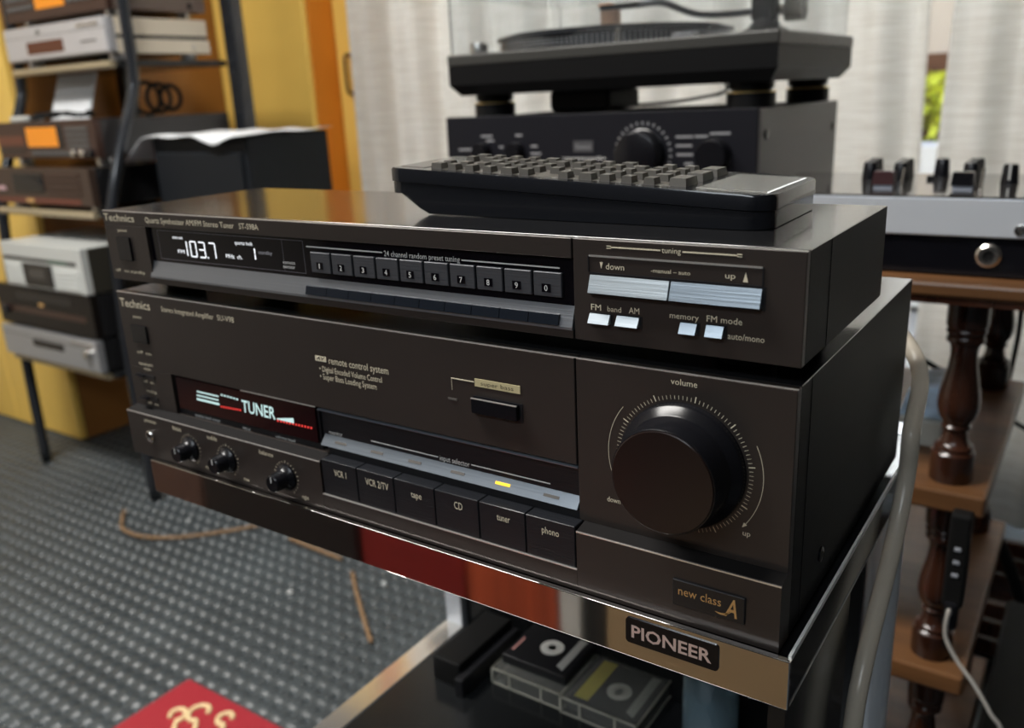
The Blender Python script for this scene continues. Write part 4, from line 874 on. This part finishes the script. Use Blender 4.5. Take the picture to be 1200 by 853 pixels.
# silver player
t = thing('disc_player', (-1.587, 1.03, 0.222), 'silver disc player with small brown display and cream side panels on the top shelf', 'player')
B().box(-1.804, -1.37, 0.890, 0.915, 0.240, 0.315, 0.003, 2).obj('front_panel', ALU, t)
b = B().box(-1.80, -1.372, 0.915, 1.160, 0.236, 0.313, 0.001).obj('case', DV, t)
B().box(-1.374, -1.3695, 0.916, 1.163, 0.237, 0.2685, 0.001).obj('side_panel', CREAMPAINT, t); B().box(-1.374, -1.3695, 0.916, 1.160, 0.277, 0.3125, 0.001).obj('side_panel', CREAMPAINT, t)
B().box(-1.80, -1.372, 0.915, 1.16, 0.3125, 0.3140).obj('top_cover', CREAMPAINT, t)
for yy_ in (0.955, 1.115): B().lathe([(0.005, -0.001), (0.005, 0.0015)], (-1.3695, yy_, 0.253), 'x', 14).obj('case_screw', STEEL, t, True)
bit(t, 'display', -1.705, -1.545, 0.252, 0.280, 0.890, mat('brown_display', (0.10, 0.025, 0.008), 0.2), 0.0008); bit(t, 'tray_line', -1.80, -1.37, 0.2915, 0.2925, 0.890, GREYPLASTIC, 0.0006); bit(t, 'emblem', -1.652, -1.638, 0.295, 0.305, 0.890, GREYPLASTIC, 0.001)
for k in range(4): bit(t, 'button', -1.475 + k * 0.022, -1.460 + k * 0.022, 0.298, 0.306, 0.890, STEEL, 0.003)
bit(t, 'button', -1.47, -1.41, 0.266, 0.269, 0.890, GREYPLASTIC, 0.002)
for fx in (-1.75, -1.40):
    for fy in (0.93, 1.12): B().lathe([(0.016, 0), (0.018, 0.004), (0.018, 0.0185)], (fx, fy, 0.222), n=18).obj('foot', ALU, t, True)
# brown components on the middle shelf
t = unit('audio_component', -1.80, -1.37, 0.790, 1.10, -0.103, -0.006, 'dark brown component with arched black tray door on the middle shelf', 'component', mat('umber_fascia', (0.070, 0.045, 0.034), 0.38, 0.3), CASE, 0.012)
bit(t, 'tray_door', -1.70, -1.565, -0.062, -0.018, 0.790, DV, 0.003); B().prism([(-1.695, -0.044), (-1.57, -0.044), (-1.575, -0.034), (-1.60, -0.028), (-1.632, -0.026), (-1.665, -0.028), (-1.69, -0.034)], 'y', 0.783, 0.789).obj('door_arch', GLOSSBLK, t)
for k in range(4): bit(t, 'button_strip', -1.55, -1.41, -0.026 - k * 0.014, -0.018 - k * 0.014, 0.790, DBROWN, 0.003)
bit(t, 'lower_band', -1.79, -1.42, -0.088, -0.076, 0.790, mat('red_brown_band', (0.14, 0.035, 0.02), 0.35), 0.001); bit(t, 'gold_emblem', -1.655, -1.62, -0.086, -0.078, 0.790, GOLD, 0.002)
bit(t, 'pink_key', -1.80, -1.745, -0.060, -0.050, 0.790, mat('pink_key', (0.55, 0.36, 0.38), 0.5), 0.003)
t = unit('receiver', -1.80, -1.37, 0.822, 1.19, -0.0055, 0.0985, 'dark brown receiver with bright orange screen beneath the open rack bay', 'receiver', DBROWN, mat('charcoal_case', (0.03, 0.028, 0.028), 0.4), 0.019)
bit(t, 'screen', -1.66, -1.525, 0.040, 0.085, 0.822, AMBERLCD, 0.001); bit(t, 'screen_surround', -1.67, -1.50, 0.036, 0.089, 0.822, DV, 0.0006)
for r_ in range(4): bit(t, 'button_strip', -1.485, -1.395, 0.038 + r_ * 0.0125, 0.045 + r_ * 0.0125, 0.822, GREYPLASTIC, 0.003)
for k in range(7): bit(t, 'button', -1.645 + k * 0.025, -1.628 + k * 0.025, 0.020, 0.031, 0.822, GREYPLASTIC, 0.003)
for k, x in enumerate((-1.455, -1.42, -1.39)): B().lathe([(0.009, -0.001), (0.009, 0.010), (0.008, 0.011)], (x, 0.822, 0.0255), 'y', 18).obj('knob', STEEL if k < 2 else KNOB, t, True)
bit(t, 'dark_band', -1.80, -1.68, 0.028, 0.034, 0.822, DV, 0.001); bit(t, 'display', -1.80, -1.675, 0.045, 0.066, 0.822, mat('brown_red_display', (0.14, 0.04, 0.02), 0.3), 0.001)
# the bay above it: card, cable coil, clutter
b = B(); b.prism([(0.93, 0.0995), (0.935, 0.0995), (0.975, 0.205), (0.970, 0.205)], 'x', -1.735, -1.565)
tag(b.obj('leaning_card', PAPER), 'pale card leaning inside the open bay of the component rack', 'card')
b = B()
for k in range(3):
    r_ = 0.036 - k * 0.004; pts = [(-1.42 + 0.004 * k, 1.00 + 0.03 * k + r_ * math.cos(a), 0.139 + r_ * math.sin(a)) for a in [i * math.pi / 8 for i in range(17)]]
    b.tube(pts, 0.005, 8)
tag(b.obj('cable_coil', RUBBER, None, 'all'), 'coiled black cable standing on the receiver in the open bay', 'cable')
b = B(); rnd = random.Random(4)
pts = [(-1.70 + 0.02 * i, 0.86 + 0.02 * math.sin(i * 1.7), 0.1045 + 0.010 * abs(math.sin(i * 1.1))) for i in range(14)]
b.tube(pts, 0.0055, 8); tag(b.obj('cable_tangle', RUBBER, None, 'all'), 'tangled black cable along the front top of the orange-screened receiver', 'cable')
tag(B().box(-1.78, -1.71, 0.85, 0.90, 0.0985, 0.112, 0.004, 2).obj('adapter', ALUW), 'small pale adapter beside the tangled cable in the rack bay', 'adapter')
# lower stack
t = unit('receiver', -1.80, -1.37, 0.732, 1.05, -0.474, -0.392, 'flat silver receiver with slim black window at the bottom of the stack', 'receiver', mat('silver_receiver_front', (0.45, 0.46, 0.48), 0.32, 0.6), CASE, 0.006)
bit(t, 'display', -1.655, -1.515, -0.4335, -0.4155, 0.732, DV, 0.0008); bit(t, 'panel_line', -1.80, -1.37, -0.412, -0.4105, 0.732, GREYPLASTIC, 0.0006)
for k in range(4): bit(t, 'button', -1.475 + k * 0.024, -1.457 + k * 0.024, -0.406, -0.400, 0.732, STEEL, 0.003)
B().lathe([(0.011, -0.001), (0.011, 0.010), (0.009, 0.012)], (-1.405, 0.732, -0.424), 'y', 22).obj('knob', STEEL, t, True)
t = unit('audio_component', -1.80, -1.37, 0.738, 1.05, -0.392, -0.287, 'black component with small gold emblem between the two silver units', 'component', mat('black_fascia', (0.009, 0.007, 0.006), 0.35, spec=0.25), CASE, 0.006)
bit(t, 'gold_emblem', -1.60, -1.58, -0.330, -0.322, 0.738, GOLD, 0.002); bit(t, 'dark_band', -1.79, -1.40, -0.352, -0.337, 0.738, DBROWN, 0.001)
bit(t, 'display', -1.70, -1.45, -0.318, -0.300, 0.738, DV, 0.001)
B().lathe([(0.010, -0.001), (0.010, 0.010), (0.009, 0.012)], (-1.755, 0.738, -0.348), 'y', 22).obj('knob', KNOB, t, True)
t = unit('cassette_deck', -1.722, -1.37, 0.735, 0.98, -0.287, -0.178, 'pale silver cassette deck with dark cassette window atop the lower stack', 'cassette deck', ALUW, mat('dark_olive_case', (0.035, 0.032, 0.024), 0.5), 0.004)
B().box(-1.722, -1.37, 0.735, 0.98, -0.1805, -0.1770, 0.001).obj('top_cover', ALUW, t)
bit(t, 'window_slot', -1.715, -1.395, -0.2175, -0.2095, 0.735, DV, 0.0012); bit(t, 'green_strip', -1.51, -1.43, -0.2155, -0.2115, 0.735, mat('green_strip', (0.01, 0.12, 0.06), 0.4), 0.0016)
dr = bit(t, 'cassette_door', -1.628, -1.503, -0.277, -0.223, 0.735, DV, 0.004); B().box(-1.60, -1.53, 0.7302, 0.732, -0.258, -0.235, 0.0005).obj('door_window', mat('grey_window', (0.06, 0.055, 0.05), 0.2), dr)
for k in range(5): bit(t, 'button', -1.49 + 0.0, -1.39, -0.276 + k * 0.0098, -0.270 + k * 0.0098, 0.735, mat('white_key', (0.7, 0.72, 0.7), 0.4), 0.003)
for k in range(4): bit(t, 'button', -1.712, -1.645, -0.274 + k * 0.0125, -0.267 + k * 0.0125, 0.735, MATS['white_key'], 0.003)

# ------------------------------------------------------------------ dark loudspeaker with a sheet of plastic on top
sp = thing('loudspeaker', (-1.12, 1.015, ZF), 'tall blue-black loudspeaker with a white sheet draped over its top, beside the component rack', 'speaker')
B().box(-1.28, -0.96, 0.90, 1.13, ZF, 0.052, 0.003).obj('cabinet', mat('blue_black_vinyl', (0.011, 0.013, 0.016), 0.5, spec=0.2, bump=0.1, bscale=300), sp)
B().box(-1.265, -0.975, 0.893, 0.90, ZF + 0.05, 0.02, 0.003).obj('grille', MATS['blue_black_vinyl'], sp)
b = B(); n, m_ = 26, 12; rows = []
for j in range(m_):
    row = []
    for i in range(n):
        x = -1.385 + (0.435) * i / (n - 1); y = 0.876 + (1.135 - 0.876) * j / (m_ - 1); z = 0.0555 + 0.002 * math.sin(i * 0.9 + j)
        if x < -1.285: z -= min(0.055, (-1.285 - x) * 0.75)
        if j == 0:
            tq = abs(x + 1.03); z -= max(0.0, 0.018 - tq * 0.25) + 0.002
        row.append(b.bm.verts.new((x, y, z)))
    rows.append(row)
for j in range(m_ - 1):
    for i in range(n - 1): b.bm.faces.new((rows[j][i], rows[j][i + 1], rows[j + 1][i + 1], rows[j + 1][i]))
o = b.obj('paper_sheet', PAPER, None, 'all'); md = o.modifiers.new('t', 'SOLIDIFY'); md.thickness = 0.0012; md.offset = 1
tag(o, 'white paper sheet lying over the top of the blue-black loudspeaker', 'sheet')

# ------------------------------------------------------------------ things on the floor
rb = thing('red_folder', (-0.50, 0.23, ZF), 'red folder with cream ornamental lettering lying on the rubber floor', 'folder')
B().box(-0.650, -0.335, 0.03, 0.383, ZF, ZF + 0.006, 0.002, 2).obj('cover', mat('red_card', (0.36, 0.024, 0.036), 0.45, bump=0.05), rb)
CR = mat('cream_lettering', (0.80, 0.62, 0.34), 0.5)
def curl(px, py, s, flip=1):
    P = pix(px, py, 2, ZF + 0.006); ux = Vector((0.72, 0.69, 0)); uy = Vector((-0.69, 0.72, 0)); pts = []
    for k in range(15):
        a = math.radians(-30 + 290 * k / 14); r_ = s * (0.5 + 0.5 * k / 14)
        pts.append(Vector((P[0], P[1], ZF + 0.0068)) + ux * (r_ * math.cos(a) * flip) + uy * (r_ * math.sin(a)))
    pts.append(pts[-1] - uy * s * 1.8)
    return B().tube(pts, 0.0042, 8).obj('ornamental_letter', CR, rb, 'all')
curl(207, 838, 0.017, -1); curl(236, 835, 0.022); curl(266, 842, 0.016)
TWIG = mat('twig_bark', (0.27, 0.16, 0.08), 0.7, bump=0.3, bscale=120)
def twig(pts, label):
    tag(B().tube([(*pix(px, py, 2, ZF)[:2], ZF + 0.0030 + 0.0012 * math.sin(px * 0.7)) for px, py in pts], 0.0040, 8).obj('twig', TWIG, None, 'all'), label, 'twig')
twig([(146, 600), (143, 612), (145, 622), (165, 630), (200, 632), (240, 627), (285, 620), (310, 615)], 'long curved brown twig lying on the matting near the rack strip corner')
twig([(340, 632), (370, 645), (400, 656)], 'short light twig piece half hidden behind the chrome strip')
twig([(413, 672), (417, 692), (423, 715), (430, 738), (435, 754)], 'short brown twig lying on the matting between folder and rack')
CR2 = mat('grit', (0.6, 0.62, 0.62), 0.4)
for k, (px, py) in enumerate(((221, 610), (340, 694), (450, 684))):
    P = pix(px, py, 2, ZF); tag(B().lathe([(0.002, 0), (0.006, 0.001), (0.005, 0.004), (0.002, 0.005)], (P[0], P[1], ZF - 0.001), n=9).obj('paper_scrap', CR2, None, True), ['tiny pale scrap on the matting beside the long curved twig', 'tiny pale scrap alone on the matting between the two twigs', 'tiny pale scrap on the matting beside the chrome strip'][k], 'scrap')

# ------------------------------------------------------------------ coloured props added behind the camera for the chrome to reflect
t = thing('red_prop', (-0.288, -0.75, ZF), 'dark red crate-shaped prop added behind the camera to be reflected in the chrome strip', 'crate')
RC = mat('red_prop_plastic', (0.26, 0.016, 0.012), 0.4)
for a in ((-0.39, -0.185, -0.92, -0.905), (-0.39, -0.185, -0.595, -0.58), (-0.39, -0.375, -0.905, -0.595), (-0.20, -0.185, -0.905, -0.595)): B().box(a[0], a[1], a[2], a[3], ZF, ZF + 0.32, 0.003).obj('prop_wall', RC, t)
B().box(-0.375, -0.20, -0.905, -0.595, ZF, ZF + 0.01).obj('prop_floor', RC, t)
def prop(x0, x1, y0, y1, h, m, label):
    t = thing('prop', ((x0 + x1) / 2, (y0 + y1) / 2, ZF), label, 'prop')
    B().box(x0, x1, y0, y1, ZF, ZF + h, 0.003).obj('body', m, t)
    for k in (0, 1): B().box(x0 + 0.002, x1 - 0.002, y0 + k * (y1 - y0) / 2 + 0.001, y0 + (k + 1) * (y1 - y0) / 2 - 0.001, ZF + h - 0.0005, ZF + h + 0.003).obj('flap', m, t)
prop(-0.182, -0.028, -0.90, -0.58, 0.32, mat('prop_vermilion', (0.50, 0.085, 0.03), 0.5, var=0.35, vscale=25, stretch=(2, 1, 0.05)), 'vermilion carton added behind the camera for the chrome reflection between red and white carton')
prop(-0.026, 0.008, -0.85, -0.58, 0.32, mat('prop_white', (0.8, 0.79, 0.76), 0.6), 'narrow white carton added behind the camera for the chrome reflection beside the vermilion carton')
prop(0.010, 0.044, -0.87, -0.585, 0.32, mat('prop_black', (0.03, 0.03, 0.03), 0.6), 'narrow black carton added behind the camera for the chrome reflection between white and brown ones')
prop(0.046, 0.40, -0.95, -0.58, 0.32, mat('prop_tan', (0.52, 0.36, 0.20), 0.7), 'brown carton behind the camera next to the narrow black carton')
prop(-0.78, -0.40, -0.92, -0.58, 0.32, mat('prop_dark', (0.018, 0.011, 0.010), 0.5), 'dark carton added behind the camera for the chrome reflection left of the red one')
prop(-1.10, -0.79, -0.92, -0.58, 0.32, mat('prop_rust', (0.12, 0.062, 0.046), 0.6), 'rust-brown carton added behind the camera for the chrome reflection beside the dark carton')

# drop the construction helper property
for o in bpy.data.objects:
    if '_b' in o: del o['_b']
